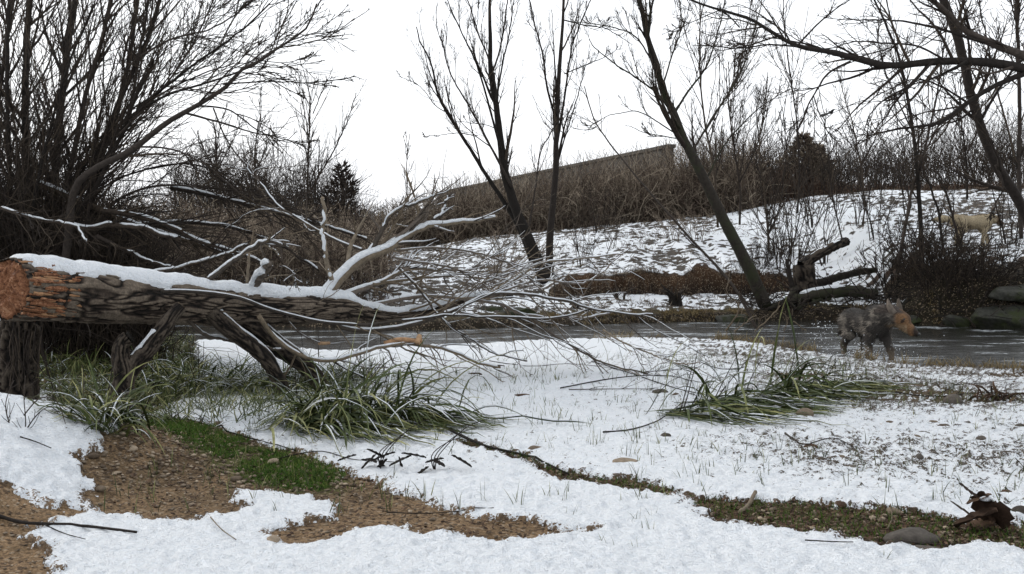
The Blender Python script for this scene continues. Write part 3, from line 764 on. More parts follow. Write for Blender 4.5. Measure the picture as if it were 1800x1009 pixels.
UP = (0, 0, .12)
LV = [dict(m=8, t0=.25, ang=.5, asd=.15, lf=.38, rfac=.5, rmin=.0055, K=9, wig=.09, Lmax=2.6), dict(m=6, t0=.15, ang=.55, lf=.5, rfac=.6, rmin=.0045, K=7, wig=.12, Lmax=1.2), dict(m=3, t0=.2, ang=.6, lf=.55, rfac=.7, rmin=.0038, K=5, wig=.12, Lmax=.6)]

# big multi-stemmed willow, left
W1 = [
 ([(58, 610), (55, 480), (50, 330), (48, 180), (52, 60), (60, -60)], (11.5, 11.5), 13, 8, 16, UP),
 ([(85, 600), (90, 450), (98, 300), (112, 150), (125, 40), (140, -60)], (11.8, 12.5), 14, 8, 16, UP),
 ([(70, 600), (90, 430), (125, 290), (150, 170), (185, 60), (210, -60)], (11.2, 10.8), 9, 5, 18, UP),
 ([(95, 590), (110, 440), (145, 330), (190, 220), (235, 120), (260, 60), (290, -40)], (11.5, 11.2), 9, 5, 18, (.02, 0, .1)),
 ([(100, 560), (120, 430), (165, 300), (205, 180), (225, 90), (240, -40)], (11.2, 11), 8, 4, 16, (.02, 0, .1)),
 ([(30, 600), (20, 450), (15, 300), (10, 150), (14, -40)], (11, 10.8), 7, 5, 16, UP),
 ([(5, 600), (-5, 430), (-10, 250), (5, 100), (25, -40)], (11.6, 11.2), 8, 5, 16, UP),
 ([(85, 520), (125, 400), (170, 330), (215, 240), (245, 160), (270, 120)], (10.8, 10.6), 8, 5, 14, (.03, 0, .08)),
 ([(215, 235), (235, 160), (245, 80), (255, 40), (258, -30)], (10.7, 10.6), 5, 3, 12, UP),
 ([(120, 410), (160, 330), (190, 270), (215, 235), (245, 190), (265, 170), (330, 120), (420, 50), (470, 0)], (10.9, 10.2), 6, 2, 16, (.04, 0, .04)),
 ([(240, 195), (300, 165), (370, 145), (440, 120), (500, 80), (560, 60)], (10.5, 10.0), 4, 1.4, 14, (.04, 0, .02)),
 ([(245, 100), (300, 70), (370, 50), (430, 15), (470, -20)], (10.6, 10), 3.5, 1.5, 12, (.04, 0, .03)),
 ([(205, 240), (265, 180), (310, 120), (345, 60), (380, -10)], (10.6, 10.2), 3.5, 2, 12, (.03, 0, .05)),
 ([(60, 480), (110, 350), (170, 260), (250, 190), (340, 140), (420, 110)], (11.8, 12), 5, 1.5, 16, (.03, 0, .06)),
 ([(40, 500), (60, 350), (90, 220), (120, 110), (160, 0)], (10.6, 10.4), 5, 3, 16, UP),
 ([(110, 470), (180, 370), (260, 330), (350, 330), (450, 350), (520, 380)], (10.9, 11.4), 5, 1.4, 16, (.03, 0, -.03)),
 ([(100, 450), (170, 340), (250, 300), (340, 290), (430, 330), (560, 420)], (11.4, 12), 4, 1.2, 14, (.03, 0, -.03)),
]
tree('willow_tree', 'massive dark many-stemmed willow fanning up behind the torn end of the log', 'tree', W1, [dict(LV[0], lf=.42, Lmax=3.2, rmin=.0048), dict(LV[1], m=6, rmin=.0036), dict(LV[2], m=3, rmin=.003)], None, fat=.62)
W2 = [
 ([(105, 560), (118, 430), (130, 330), (170, 293), (230, 262), (300, 205), (345, 180), (392, 148), (415, 120), (450, 100), (500, 65), (535, 38), (552, -5)], (10.2, 9.4), 12, 1.8, 6, (.03, 0, .05)),
 ([(392, 148), (430, 145), (480, 142), (540, 141), (610, 143)], (9.6, 9.5), 2.2, .9, 5, (.02, 0, 0)),
 ([(345, 186), (380, 188), (410, 195), (450, 225), (490, 245), (530, 252)], (9.7, 9.7), 2.4, .9, 6, (.02, 0, -.03)),
 ([(395, 150), (430, 132), (470, 122), (520, 128)], (9.6, 9.8), 1.6, .8, 4, (.02, 0, 0)),
 ([(448, 103), (470, 108), (510, 107), (560, 90)], (9.5, 9.7), 1.4, .7, 3, (.02, 0, 0)),
 ([(375, 190), (400, 250), (440, 300), (490, 345), (560, 395)], (9.9, 10.6), 2, .9, 8, (.02, 0, -.03)),
 ([(235, 258), (300, 262), (360, 290), (420, 340), (480, 380)], (9.9, 10.4), 2.5, 1, 10, (.03, 0, -.02)),
]
tree('leaning_willow', 'dark limb-like leaning tree reaching far up to the right across the open sky', 'tree', W2, [dict(LV[0], lf=.28, Lmax=1.3), dict(LV[1], Lmax=.7), dict(LV[2], m=2, Lmax=.35)], None)

# centre tree with two trunks at the cut bank
def ug(px, py): return G(px, py, 17.3)[1]
C1 = [
 ([(958, 500), (948, 465), (925, 410), (905, 360), (888, 300), (880, 240), (872, 180), (862, 125), (862, 60), (858, -40)], (21.5, 21.5), 15, 2.5, 9, UP),
 ([(935, 460), (912, 400), (870, 330), (835, 275), (805, 225), (785, 190), (770, 150), (762, 110), (745, 75), (738, 45)], (21.6, 22), 7, 1.3, 10, (-.01, 0, .08)),
 ([(880, 262), (860, 190), (838, 110), (812, 50), (790, -10)], (21.3, 21), 3.2, 1.2, 9, UP),
 ([(900, 330), (870, 270), (840, 215), (812, 165), (790, 120), (772, 60)], (21.4, 21), 3.5, 1, 9, UP),
 ([(880, 240), (868, 130), (842, 60), (822, -20)], (21.6, 21.8), 3, 1.2, 9, UP),
 ([(866, 125), (878, 90), (885, 40), (892, -20)], (21.6, 21.8), 2.4, 1.2, 8, UP),
 ([(872, 180), (884, 110), (895, 50), (900, -20)], (21.2, 21), 2.4, 1.2, 8, UP),
 ([(840, 238), (800, 235), (770, 240), (745, 243)], (21.4, 21), 1.2, .6, 5, (0, 0, -.02)),
 ([(790, 200), (765, 185), (740, 150), (700, 125)], (21.5, 21), 1.2, .6, 5, (0, 0, 0)),
 ([(878, 230), (850, 215), (820, 207), (795, 206)], (21.5, 21), 1.2, .6, 4, (0, 0, 0)),
]
tree('bare_tree', 'bare tree with a fan of fine upright branches left of centre on the far bank', 'tree', C1, LV)
C2 = [
 ([(968, 505), (966, 430), (972, 360), (978, 290), (980, 200), (984, 120), (990, 40), (992, -50)], (21.8, 21.8), 10, 2.5, 9, UP),
 ([(979, 220), (962, 150), (955, 90), (940, 30), (930, -30)], (21.8, 21.5), 3, 1.2, 10, UP),
 ([(980, 250), (992, 170), (1000, 110), (1012, 60), (1045, -10)], (21.8, 22), 3, 1.2, 10, UP),
 ([(976, 300), (1000, 220), (1020, 150), (1026, 110)], (21.8, 22), 2.2, .9, 7, UP),
 ([(930, 400), (940, 330), (945, 270), (960, 240), (975, 215)], (21.2, 21.4), 2.2, 1.2, 7, UP),
 ([(992, 130), (1040, 110), (1075, 95), (1090, 80)], (21.8, 22.4), 1.5, .7, 6, UP),
 ([(990, 35), (1030, 45), (1070, 55), (1110, 80)], (21.8, 22.4), 1.7, .8, 6, UP),
]
tree('bare_tree', 'straight slim bare tree standing right beside the forked centre tree', 'tree', C2, LV)
# leaning tree right of centre
C3 = [
 ([(1345, 540), (1325, 490), (1290, 420), (1262, 365), (1238, 315), (1205, 250), (1185, 200), (1165, 160), (1152, 110), (1135, 50), (1120, -40)], (20, 20.5), 17, 4.5, 8, UP),
 ([(1195, 225), (1160, 170), (1110, 130), (1060, 95), (1040, 70)], (20.2, 20), 3.2, 1, 9, (-.02, 0, .04)),
 ([(1168, 165), (1145, 110), (1135, 60), (1122, 0), (1118, -30)], (20.4, 20), 3, 1.5, 8, UP),
 ([(1152, 112), (1140, 70), (1142, 20), (1140, -30)], (20.4, 20), 3, 2, 8, UP),
 ([(1158, 130), (1120, 65), (1080, 48), (1040, 40), (1010, 38)], (20.4, 20), 2.4, .9, 9, (-.01, 0, .03)),
 ([(1188, 235), (1130, 200), (1100, 200), (1060, 215), (1035, 235)], (20.3, 19.8), 1.8, .7, 7, (0, 0, -.02)),
 ([(1200, 245), (1150, 238), (1125, 235), (1095, 225)], (20.3, 19.8), 1.6, .7, 5, (0, 0, 0)),
 ([(1185, 200), (1210, 160), (1240, 120), (1260, 60), (1275, -10)], (20.4, 20.8), 3, 1, 12, UP),
 ([(1215, 270), (1250, 210), (1290, 150), (1320, 90), (1345, 0)], (20.3, 21), 3, 1, 13, UP),
 ([(1240, 320), (1270, 260), (1310, 215), (1350, 180), (1390, 160)], (20.2, 21), 2.5, .8, 12, UP),
 ([(1165, 150), (1185, 90), (1200, 40), (1190, -20)], (20.4, 20.8), 2.4, 1, 10, UP),
]
tree('leaning_tree', 'dark tree leaning left from the far waterline beside the grey boulder', 'tree', C3, LV, None, 'bark_twig', 'bark_mossy')
# thin leaning dead pole
C4 = [([(1335, 590), (1300, 520), (1262, 470), (1215, 420), (1160, 360), (1110, 300), (1070, 250), (1045, 210), (1030, 150)], (17.6, 19.5), 4, 1.2, 7, (0, 0, .02)),
      ([(1300, 515), (1330, 560), (1345, 575)], (17.8, 17.5), 2, 1.2, 2, (0, 0, 0))]
tree('leaning_pole', 'thin dead sapling slanting from the river edge up towards the concrete wall', 'sapling', C4, [dict(LV[0], Lmax=1.0), dict(LV[1], m=3, Lmax=.5)])
# twigs broken at boulder waterline
tree('dead_branch', 'pale broken branch tips poking up out of the river by the grey boulder', 'branch',
     [([(1250, 610), (1285, 570), (1300, 540), (1280, 510), (1290, 490)], (17, 17.4), 2.6, 1.2, 5, (0, 0, 0)),
      ([(1265, 600), (1300, 570), (1320, 545)], (17, 17.3), 2, 1, 3, (0, 0, 0)), ([(1310, 600), (1350, 560), (1365, 545)], (17, 17.2), 2, 1.2, 3, (0, 0, 0)),
      ([(1375, 590), (1382, 565), (1372, 552)], (17, 17.2), 1.6, 1, 2, (0, 0, 0)), ([(1395, 565), (1420, 580)], (17, 17.2), 1.6, 1, 1, (0, 0, 0))],
     [dict(LV[0], Lmax=.4, rmin=.004)], None, 'bark_pale', 'bark_pale')

# big tree off the right edge with its heavy boughs
NB = [dict(LV[0], rmin=.004, lf=.34, Lmax=1.2, ang=.7), dict(LV[1], rmin=.0032, Lmax=.7, ang=.7), dict(LV[2], rmin=.0026, Lmax=.35, ang=.7, m=2)]
C5 = [
 ([(1880, 640), (1875, 400), (1860, 250), (1840, 150), (1850, -60)], (9.5, 9.5), 48, 32, 0, UP),
 ([(1850, 130), (1790, 118), (1720, 108), (1640, 108), (1560, 116), (1500, 104), (1460, 93), (1405, 82), (1360, 60), (1320, 38), (1270, 22), (1190, -5)], (9.4, 8.6), 12, 2, 16, (-.03, 0, 0)),
 ([(1850, 110), (1790, 95), (1730, 72), (1690, 50), (1650, 15), (1610, -10)], (9.4, 9), 12, 5, 12, (-.02, 0, .04)),
 ([(1850, 120), (1800, 130), (1745, 152), (1700, 180), (1670, 205), (1640, 218), (1590, 222), (1530, 230)], (9.4, 9), 8, 1.5, 14, (-.02, 0, -.02)),
 ([(1495, 108), (1455, 130), (1430, 168), (1410, 210), (1395, 260)], (8.9, 8.8), 3, 1, 8, (0, 0, -.05)),
 ([(1430, 168), (1440, 200), (1455, 235), (1462, 275)], (8.8, 8.7), 1.5, .7, 4, (0, 0, -.05)),
 ([(1730, 75), (1680, 60), (1620, 45), (1560, 35), (1490, 35)], (9.2, 9), 4, 1.2, 10, (-.03, 0, 0)),
 ([(1660, 105), (1610, 80), (1560, 75), (1500, 70), (1440, 85)], (9.1, 9.2), 3, 1, 10, (-.03, 0, 0)),
 ([(1400, 82), (1350, 78), (1290, 85), (1220, 80)], (8.7, 8.5), 2.5, .9, 8, (-.02, 0, 0)),
 ([(1640, 108), (1600, 150), (1560, 170), (1530, 200), (1510, 240)], (9, 9), 3, 1, 10, (-.01, 0, -.04)),
 ([(1700, 180), (1650, 150), (1600, 140), (1550, 165)], (9.1, 9.3), 3, 1, 10, (-.02, 0, 0)),
 ([(1400, 82), (1440, 40), (1480, 10), (1540, -20)], (8.8, 9), 2.4, 1, 8, UP),
 ([(1300, 48), (1270, 20), (1240, 30), (1180, 60)], (8.6, 8.4), 1.8, .8, 7, (0, 0, 0)),
 ([(1700, 108), (1660, 130), (1620, 145)], (9.1, 9.2), 5, 1.5, 6, (-.01, 0, 0)),
 ([(1780, 118), (1740, 128), (1710, 118), (1680, 125)], (9.2, 9.2), 4, 1.5, 8, (-.01, 0, 0)),
]
tree('overhanging_tree', 'heavy black boughs of a big tree reaching in over the river from the right edge', 'tree', C5, NB)
C6 = [([(1850, 500), (1810, 400), (1785, 345), (1750, 290), (1722, 220), (1708, 180), (1695, 120), (1680, 70), (1650, -5), (1635, -50)], (10.5, 10.2), 13, 10, 10, (-.01, 0, .05)),
      ([(1722, 215), (1760, 150), (1800, 100), (1850, 60)], (10.3, 10.4), 4, 2, 10, UP), ([(1750, 290), (1765, 330), (1755, 360), (1745, 380)], (10.3, 10.4), 3, 1.2, 6, (0, 0, -.03)),
      ([(1712, 190), (1680, 215), (1650, 222), (1610, 240)], (10.3, 10.4), 3, 1, 8, (-.01, 0, 0))]
tree('slanting_tree', 'dark trunk slanting down right across the heavy boughs near the right edge', 'tree', C6, NB)
C7 = [([(1795, 420), (1790, 300), (1788, 180), (1780, 60), (1772, -50)], (13, 13), 5, 4, 16, UP), ([(1790, 300), (1760, 180), (1740, 80), (1730, -20)], (13, 13), 3, 1.5, 14, UP)]
tree('slim_tree', 'slim upright trunk at the right edge behind the white dog', 'tree', C7, LV)
C8 = [([(1622, 500), (1620, 420), (1617, 340), (1610, 250), (1598, 170), (1585, 100), (1560, 40), (1530, -30)], (20, 20.5), 6.5, 2, 14, UP),
      ([(1617, 300), (1635, 220), (1650, 140), (1660, 40), (1665, -30)], (20.2, 20.5), 3, 1.2, 14, UP), ([(1608, 240), (1580, 180), (1555, 120), (1540, 50)], (20.3, 20.5), 2.2, 1, 10, UP)]
tree('bare_tree', 'slender bare tree rising from the dark brush between the two dogs', 'tree', C8, LV)
C9 = [([(1578, 470), (1590, 400), (1600, 340), (1618, 290), (1640, 250), (1668, 180)], (20, 20.5), 4.5, 1.4, 14, UP), ([(1660, 450), (1650, 380), (1632, 320), (1622, 285)], (20, 20), 3.5, 2, 8, UP),
      ([(1690, 440), (1670, 370), (1655, 320), (1640, 300)], (19.5, 20), 3.5, 2, 8, UP)]
tree('bare_tree', 'low crossing bare stems in front of the snowy slope left of the white dog', 'tree', C9, LV)

# slim background trees
BG = [
 ('tall thin bare tree forked low behind the forked snowy limb', [([(537, 400), (540, 350), (543, 290), (548, 230), (552, 170), (546, 120)], (33, 33), 3.2, 1, 20, UP), ([(541, 345), (565, 300), (590, 255), (605, 210), (612, 170)], (33, 33), 2.2, .8, 18, UP), ([(546, 260), (535, 200), (525, 150), (520, 130)], (33, 33), 1.6, .8, 12, UP), ([(550, 200), (570, 150), (580, 125)], (33, 33), 1.4, .7, 10, UP)]),
 ('thin bare tree standing against the sky above the brush, left of the tall forked one', [([(450, 400), (450, 330), (448, 270), (450, 200), (448, 175)], (34, 34), 3, .9, 28, UP), ([(450, 300), (470, 260), (482, 220)], (34, 34), 1.6, .7, 12, UP)]),
 ('thin bare tree nearest the leaning willow limb among the background trees', [([(380, 400), (380, 320), (382, 260), (388, 200)], (34, 34), 3, .9, 30, UP), ([(381, 310), (360, 260), (350, 225)], (34, 34), 1.6, .7, 14, UP), ([(381, 300), (410, 250), (420, 215)], (34, 34), 1.6, .7, 14, UP)]),
 ('lone wispy sapling against the sky over the thicket between log and centre trees', [([(720, 420), (718, 370), (714, 320), (716, 275), (722, 238)], (32, 32), 2, .7, 12, UP)]),
 ('thin background tree with spreading crown right of the leaning tree', [([(1300, 400), (1300, 330), (1290, 250), (1280, 180), (1275, 120)], (27, 27), 3, .9, 24, UP), ([(1300, 320), (1330, 260), (1345, 200), (1350, 130)], (27, 27), 2, .8, 18, UP)]),
 ('thin upright tree directly left of the dark bushy evergreen', [([(1352, 460), (1350, 400), (1345, 330), (1340, 260), (1350, 180)], (24, 24), 3.2, .9, 22, UP), ([(1348, 380), (1375, 320), (1385, 260), (1380, 200)], (24, 24), 2, .8, 16, UP)]),
 ('thin bending sapling below the small bird', [([(1480, 420), (1470, 370), (1460, 310), (1455, 260), (1447, 215)], (22, 22), 2, .7, 12, UP)]),
 ('bare tree on the skyline right of the dark bushy evergreen', [([(1520, 360), (1515, 300), (1505, 240), (1490, 190), (1480, 140)], (30, 30), 2.6, .9, 26, UP), ([(1514, 290), (1540, 230), (1550, 180)], (30, 30), 1.8, .8, 16, UP)]),
 ('bare tree on the skyline behind the slanting trunk', [([(1700, 350), (1700, 280), (1690, 200), (1685, 130)], (26, 26), 3, 1, 26, UP), ([(1700, 270), (1730, 200), (1740, 130)], (26, 26), 2, .8, 20, UP)]),
 ('tall fine tree rising behind the heavy bough between leaning tree and bough tip', [([(1262, 400), (1255, 300), (1235, 200), (1228, 100), (1225, -20)], (26, 26), 3, 1.2, 26, UP), ([(1240, 230), (1290, 140), (1310, 50), (1320, -20)], (26, 26), 2.2, 1, 22, UP)]),
 ('tall fine tree behind the hanging bough tip over the snowy slope', [([(1400, 400), (1405, 300), (1400, 200), (1385, 100), (1375, -20)], (27, 27), 2.6, 1, 22, UP)]),
]
LB = [dict(m=8, t0=.15, ang=.5, asd=.15, lf=.36, rfac=.55, rmin=.0085, K=7, wig=.09, Lmax=2.2), dict(m=5, t0=.15, ang=.5, lf=.5, rfac=.6, rmin=.007, K=5, wig=.12, Lmax=1.1)]
for lb, st_ in BG: tree('background_tree', lb, 'tree', st_, LB, None, 'bark_twig', 'bark_twig', 6)

# ------------------------------------------------------------------ shrubs (shared meshes)
def bush_mesh(nst, h, spread, r, seedm, mt, lv=2, rmin=.005):
    T = Tubes(); n = nst
    a = rng.random(n) * 2 * np.pi; rad = spread * .25 * np.sqrt(rng.random(n))
    base = np.stack([np.cos(a) * rad, np.sin(a) * rad, -.05 + 0 * a], 1); tilt = rng.random(n) * .9 * spread / h
    d = np.stack([np.cos(a) * tilt, np.sin(a) * tilt, np.ones(n)], 1); d /= np.linalg.norm(d, axis=1, keepdims=True)
    K = 9; q = np.empty((n, K, 3)); q[:, 0] = base; Ls = h * (.6 + .5 * rng.random(n))
    for j in range(1, K):
        q[:, j] = q[:, j - 1] + d * (Ls / (K - 1))[:, None]; d = d + rng.normal(size=(n, 3)) * .1; d /= np.linalg.norm(d, axis=1, keepdims=True)
    R = r * np.linspace(1, .35, K)[None] * (.6 + .6 * rng.random(n))[:, None]
    T.add(q, R, 4)
    T2 = Tubes()
    q1, r1 = spawn(q, R, 6, .15, 1, .55, .2, .45, .3, .6, rmin, 6, .13, (0, 0, .05)); T2.add(q1, r1, 3)
    if lv > 1:
        q2, r2 = spawn(q1, r1, 3, .2, 1, .6, .2, .5, .3, .7, rmin * .85, 4, .12, (0, 0, .03)); T2.add(q2, r2, 3)
    return T, T2
protos = []
def proto(nst, h, spread, r, mt, lv, rmin, name, label):
    T, T2 = bush_mesh(nst, h, spread, r, 0, mt, lv, rmin)
    t = thing(name, (0, 0, 0), label, 'shrub'); T.build('stems', M[mt], t, 'stuff'); T2.build('twigs', M[mt], t, 'stuff'); return t
def place(pr, items, group, first_used=[None]):
    for i, (px, py, sc, lb, d0) in enumerate(items):
        g_ = G(px, py, d0)
        if pr.get('used') is None:
            o = pr['o']; o.location = g_; o.scale = (sc,) * 3; o.rotation_euler = (0, 0, random.random() * 6); o['label'] = lb; pr['used'] = 1
            if group: o['group'] = group
        else: copy_tree(pr['o'], g_, random.random() * 6.28, sc, lb, group)
pa = {'o': proto(7, 2.0, .8, .014, 'bark_twig', 2, .006, 'bare_shrub', 'x')}
pb = {'o': proto(11, 1.2, 1.0, .012, 'thicket', 2, .006, 'bare_shrub', 'x')}
pc = {'o': proto(20, 1.0, 1.4, .012, 'bark_twig', 2, .006, 'bare_shrub', 'x')}
place(pa, [(1025, 470, .75, 'bare shrub with three leaning stems right of the twin trunks', 17.4), (1050, 410, .8, 'bare upright shrub at the snow crest beside the twin trunks', 17.4),
           (1075, 440, .55, 'small bare shrub in front of the crest, left of the dark brush clump', 17.4), (1370, 480, 1.25, 'tall bare shrub on the bank just right of the leaning tree', 17.4),
           (1395, 500, 1.1, 'bare shrub in the snow between leaning tree and broken stump', 17.4), (1450, 470, 1.0, 'tall stems rising behind the broken snag log', 17.4),
           (1430, 400, 1.0, 'bare shrub on the snowy crest below the small bird', 17.4), (1505, 400, 1.1, 'bare shrub on the upper snowy slope right of the snag log', 17.4),
           (1545, 420, 1.1, 'bare shrub on the snow slope left of the slender tree', 17.4), (1780, 430, 1.1, 'bare shrub on the slope just right of the white dog', 17.4)], 'bare shrubs on the far bank')
place(pb, [(1225, 425, .8, 'brown brushy clump on the far snow slope left of the leaning tree', 17.4), (1185, 425, .7, 'brown brushy clump at the left of the pair on the snow slope', 17.4), (890, 470, .8, 'brown bush at the left foot of the twin trunks', 17.4),
           (870, 510, .7, 'brown bush on the low bank behind the grey waterside rock', 17.4), (940, 455, .6, 'small brown bush behind the twin trunks', 17.4), (1680, 420, .7, 'brown bush below the tail of the white dog', 17.4)], 'brown brush clumps on the far bank')
pcs = []
for i, (px, py) in enumerate([(1340, 470), (1320, 490), (1365, 455)]): pcs.append((px, py, .7, ['dark tangle behind the leaning trunk', 'dark tangle low at the foot of the leaning trunk', 'dark tangle on the bank top right of the leaning trunk'][i], 17.4))
names = ['dark brush at the bank edge above the shepherd dog', 'dense dark brush right above the shepherd dog', 'dark brush below the slender tree', 'dark brush mound left of the white dog', 'dark brush under the white dog circle of snow', 'dark brush hanging at the waterline right of the shepherd dog', 'dark brush above the mossy waterside rock', 'dark brush on the upper bank behind the slender tree', 'dark brush at the river edge under the slanting trunk']
for (px, py), lb in zip([(1570, 500), (1600, 490), (1640, 480), (1640, 465), (1665, 500), (1640, 520), (1730, 490), (1600, 450), (1700, 520)], names): pcs.append((px, py, 1.0, lb, 17.0))
place(pc, pcs, 'dark brush on the right part of the far bank')

# ------------------------------------------------------------------ thickets (one brown mass)
def thicket(name, label, n, px0, px1, D0, D1, hfun, mt, r=.011, Ks=6, arch=.5, base=None):
    u = px0 + (px1 - px0) * rng.random(n); D = D0 + (D1 - D0) * rng.random(n) ** 1.5
    xx = (u - 900) / F * D; zz = H(xx, D)
    top = np.interp(u, *hfun)                      # photo row of the thicket's top, as a height above its ground
    ht = (CH - (top - HY) / F * D) - zz
    ht = np.clip(ht, .3, 7)
    L = ht * (.35 + .75 * rng.random(n)); st_ = rng.random(n) * .6
    pos = np.stack([xx, D, zz + st_ * ht * .75 - .1], 1)
    a = rng.random(n) * 6.28; tl = .5 * rng.random(n)
    tl = np.where(rng.random(n) < arch, 2.2 * rng.random(n), tl); d = np.stack([np.cos(a) * tl, np.sin(a) * tl, np.ones(n)], 1); d /= np.linalg.norm(d, axis=1, keepdims=True)
    q = np.empty((n, Ks, 3)); q[:, 0] = pos; L = np.minimum(L, ht * (1.12 - st_ * .75)); L = np.minimum(L, 2.6)
    for j in range(1, Ks):
        q[:, j] = q[:, j - 1] + d * (L / (Ks - 1))[:, None]
        d = d + rng.normal(size=(n, 3)) * .32 - np.array([0, 0, .35]) * (rng.random(n) < arch)[:, None]; d /= np.linalg.norm(d, axis=1, keepdims=True)
    R = r * (.5 + .9 * rng.random(n))[:, None] * np.linspace(1, .45, Ks)[None]
    o = Tubes().add(q, R, 3, np.clip(rng.random(n) * .8 + .2 * fbm(xx * .5, D * .5, 2, 7), 0, 1)).build(name, M[mt], None, 'stuff')
    o['label'] = label; o['category'] = 'thicket'
    return o
thicket('bramble_thicket', 'tangled brown bramble thicket along the crest in front of the concrete wall', 13000, 640, 1330, 29.6, 36, ([640, 700, 760, 850, 950, 1050, 1180, 1250, 1330], [372, 345, 332, 338, 322, 300, 290, 275, 265]), 'thicket', .011)
thicket('scrub', 'thin tan stems standing above the brambles in front of the concrete wall', 3200, 780, 1330, 30, 33, ([780, 900, 1000, 1100, 1180, 1330], [306, 292, 272, 258, 246, 230]), 'thicket', .009, 6, .1)
thicket('hedge_thicket', 'reddish brown scrub band on the skyline behind the right snow slope', 6500, 1330, 1860, 31, 37, ([1330, 1400, 1450, 1500, 1600, 1860], [280, 290, 308, 316, 314, 312]), 'thicket_red', .010)
thicket('scrub', 'dark brown scrub mass behind the fallen log on the left', 9000, -60, 680, 19.5, 30, ([-60, 200, 400, 560, 680], [330, 330, 350, 352, 376]), 'thicket', .010)
thicket('scrub', 'tall fine leafless scrub rising pale above the brush behind the log', 2300, 300, 650, 28, 38, ([300, 350, 400, 450, 520, 560, 600, 650], [200, 225, 240, 235, 250, 255, 285, 350]), 'bark_twig', .009, 6, .1)
thicket('scrub', 'grey fine leafless wood on the skyline behind the right slope', 3600, 1200, 1860, 30, 42, ([1200, 1300, 1400, 1500, 1600, 1700, 1860], [230, 215, 235, 245, 225, 200, 180]), 'bark_twig', .009, 6, .1)
thicket('scrub', 'dark undergrowth filling the foot of the big willow', 4200, -80, 280, 10.5, 13, ([-80, 100, 180, 280], [150, 220, 300, 430]), 'bark_twig', .0055, 6, .15)

# bushy evergreen on the skyline
def evergreen(px, py, D, h, w, label, n=2600, nm='ivy'):
    o = P(px, py, D); t = thing('evergreen_bush', o, label, 'tree')
    Tubes().add(np.array([[0, 0, -1], [0, 0, h * .9]]), np.array([.12, .03]), 7, .3).build('trunk', M['bark_dark'], t)
    u = rng.random(n); a = rng.random(n) * 6.28; zz = u * h; rad = w * (1 - u ** 1.6) * np.sqrt(rng.random(n)) * (.35 + 1.1 * vn(a * 1.6, u * 7, 11)) + .05
    c = np.stack([np.cos(a) * rad, np.sin(a) * rad, zz], 1); d = rng.normal(size=(n, 3)) * .5 + np.stack([np.cos(a), np.sin(a), .7 + 0 * a], 1); d /= np.linalg.norm(d, axis=1, keepdims=True)
    q = np.stack([c, c + d * .13, c + d * .26 - [0, 0, .02]], 1); R = np.tile([.012, .03, .004], (n, 1)) * (.6 + .8 * rng.random(n))[:, None]
    Tubes().add(q, R, 3).build('crown', M[nm], t, 'stuff'); return t
evergreen(1412, 345, 33, 2.0, 1.0, 'dark bushy evergreen poking above the skyline scrub right of centre', 1000, 'thicket')
evergreen(1435, 345, 34, 1.7, .8, 'smaller dark bush leaning against the bushy evergreen on the skyline', 900, 'thicket')
evergreen(603, 390, 30, 1.7, .6, 'narrow ivy-dark evergreen behind the brush right of the forked background tree', 340, 'bark_twig')

# ------------------------------------------------------------------ broken snag with its angled log
b = G(1418, 532, 17)
sn = thing('snag', b, 'black mossy broken stump with a log hinged off its top, above the water', 'stump')
D = b[1]
q, r = path([(1420, 545), (1417, 515), (1414, 490), (1412, 465)], (D, D), .27, .19, 24); bark_tube(q, r, 40, .03, 'trunk', sn, b, .06, (14, 5), 'stump_bark')
q, r = path([(1408, 466), (1440, 446), (1470, 431), (1488, 424)], (D - .1, D + .4), .105, .09, 24); bark_tube(q, r, 30, .03, 'log', sn, b, .03, (24, 6), 'stump_bark'); snowcap(q, r, 'snow_cap', sn, .012, .7, b, 7, .04, 3, .4)
q, r = path([(1395, 520), (1390, 490), (1382, 455)], (D - .1, D - .1), .07, .03, 16); Tubes().add(q, r, 7, .2).build('broken_limb', M['bark_dark'], sn, None, b, .15)
q, r = path([(1330, 545), (1370, 535), (1410, 523), (1450, 515), (1500, 512), (1540, 518)], (D - .2, D - .3), .10, .12, 30); Tubes().add(q, r, 9, .2).build('root_log', M['bark_mossy'], sn, None, b, .12); snowcap(q, r, 'snow_cap', sn, .04, .8, b, 7, .04, 13, .5)
q, r = path([(1435, 500), (1470, 488), (1510, 478), (1540, 475)], (D + .3, D + .6), .10, .06, 24); Tubes().add(q, r, 9, .2).build('root_log', M['bark_mossy'], sn, None, b, .12)
for k in range(8):
    a0 = 1395 + 7 * k
    q, r = path([(a0, 505), (a0 + random.uniform(-20, 20), 525), (a0 + random.uniform(-60, 60), 545)], (D - .1, D - .5), .06, .02, 12); Tubes().add(q, r, 6, .2).build('root', M['bark_mossy'], sn, None, b, .1)

# small stumps on the low snowy shelf
for px, py, h, lb in ((1188, 540, .6, 'small dark knobbly stump on the low snow shelf under the cut bank'), (1092, 530, .42, 'short leaning dead snag on the snow shelf left of the knobbly stump'), (1016, 545, .35, 'thin crooked stub on the snow shelf nearest the twin trunks'), (1362, 545, .4, 'dark stub beside the foot of the leaning tree')):
    g_ = G(px, py, 17.5); t = thing('dead_stub', g_, lb, 'stump')
    for k in range(6 if h > .5 else 3):
        d = np.array([random.uniform(-.9, .9), random.uniform(-.4, .2), 1.]); q = np.array([[d[0] * .12, 0, -.08], d * h * .35 + [random.uniform(-.05, .05), 0, 0], d * h * random.uniform(.4, .8) + [random.uniform(-.12, .12), 0, 0]])
        q, r = resample(q, [.07 if h > .5 else .035, .04 if h > .5 else .025, .012], 12); Tubes().add(q, r, 7, .2).build('stem', M['bark_dark'], t, None, None, .22)
        a1, r1 = spawn(q[None], r[None], 5, .3, 1, .8, .2, .8, .3, .4, .006, 6, .15, (0, 0, 0), .35); Tubes().add(a1, r1, 4).build('twigs', M['bark_twig'], t, 'stuff')

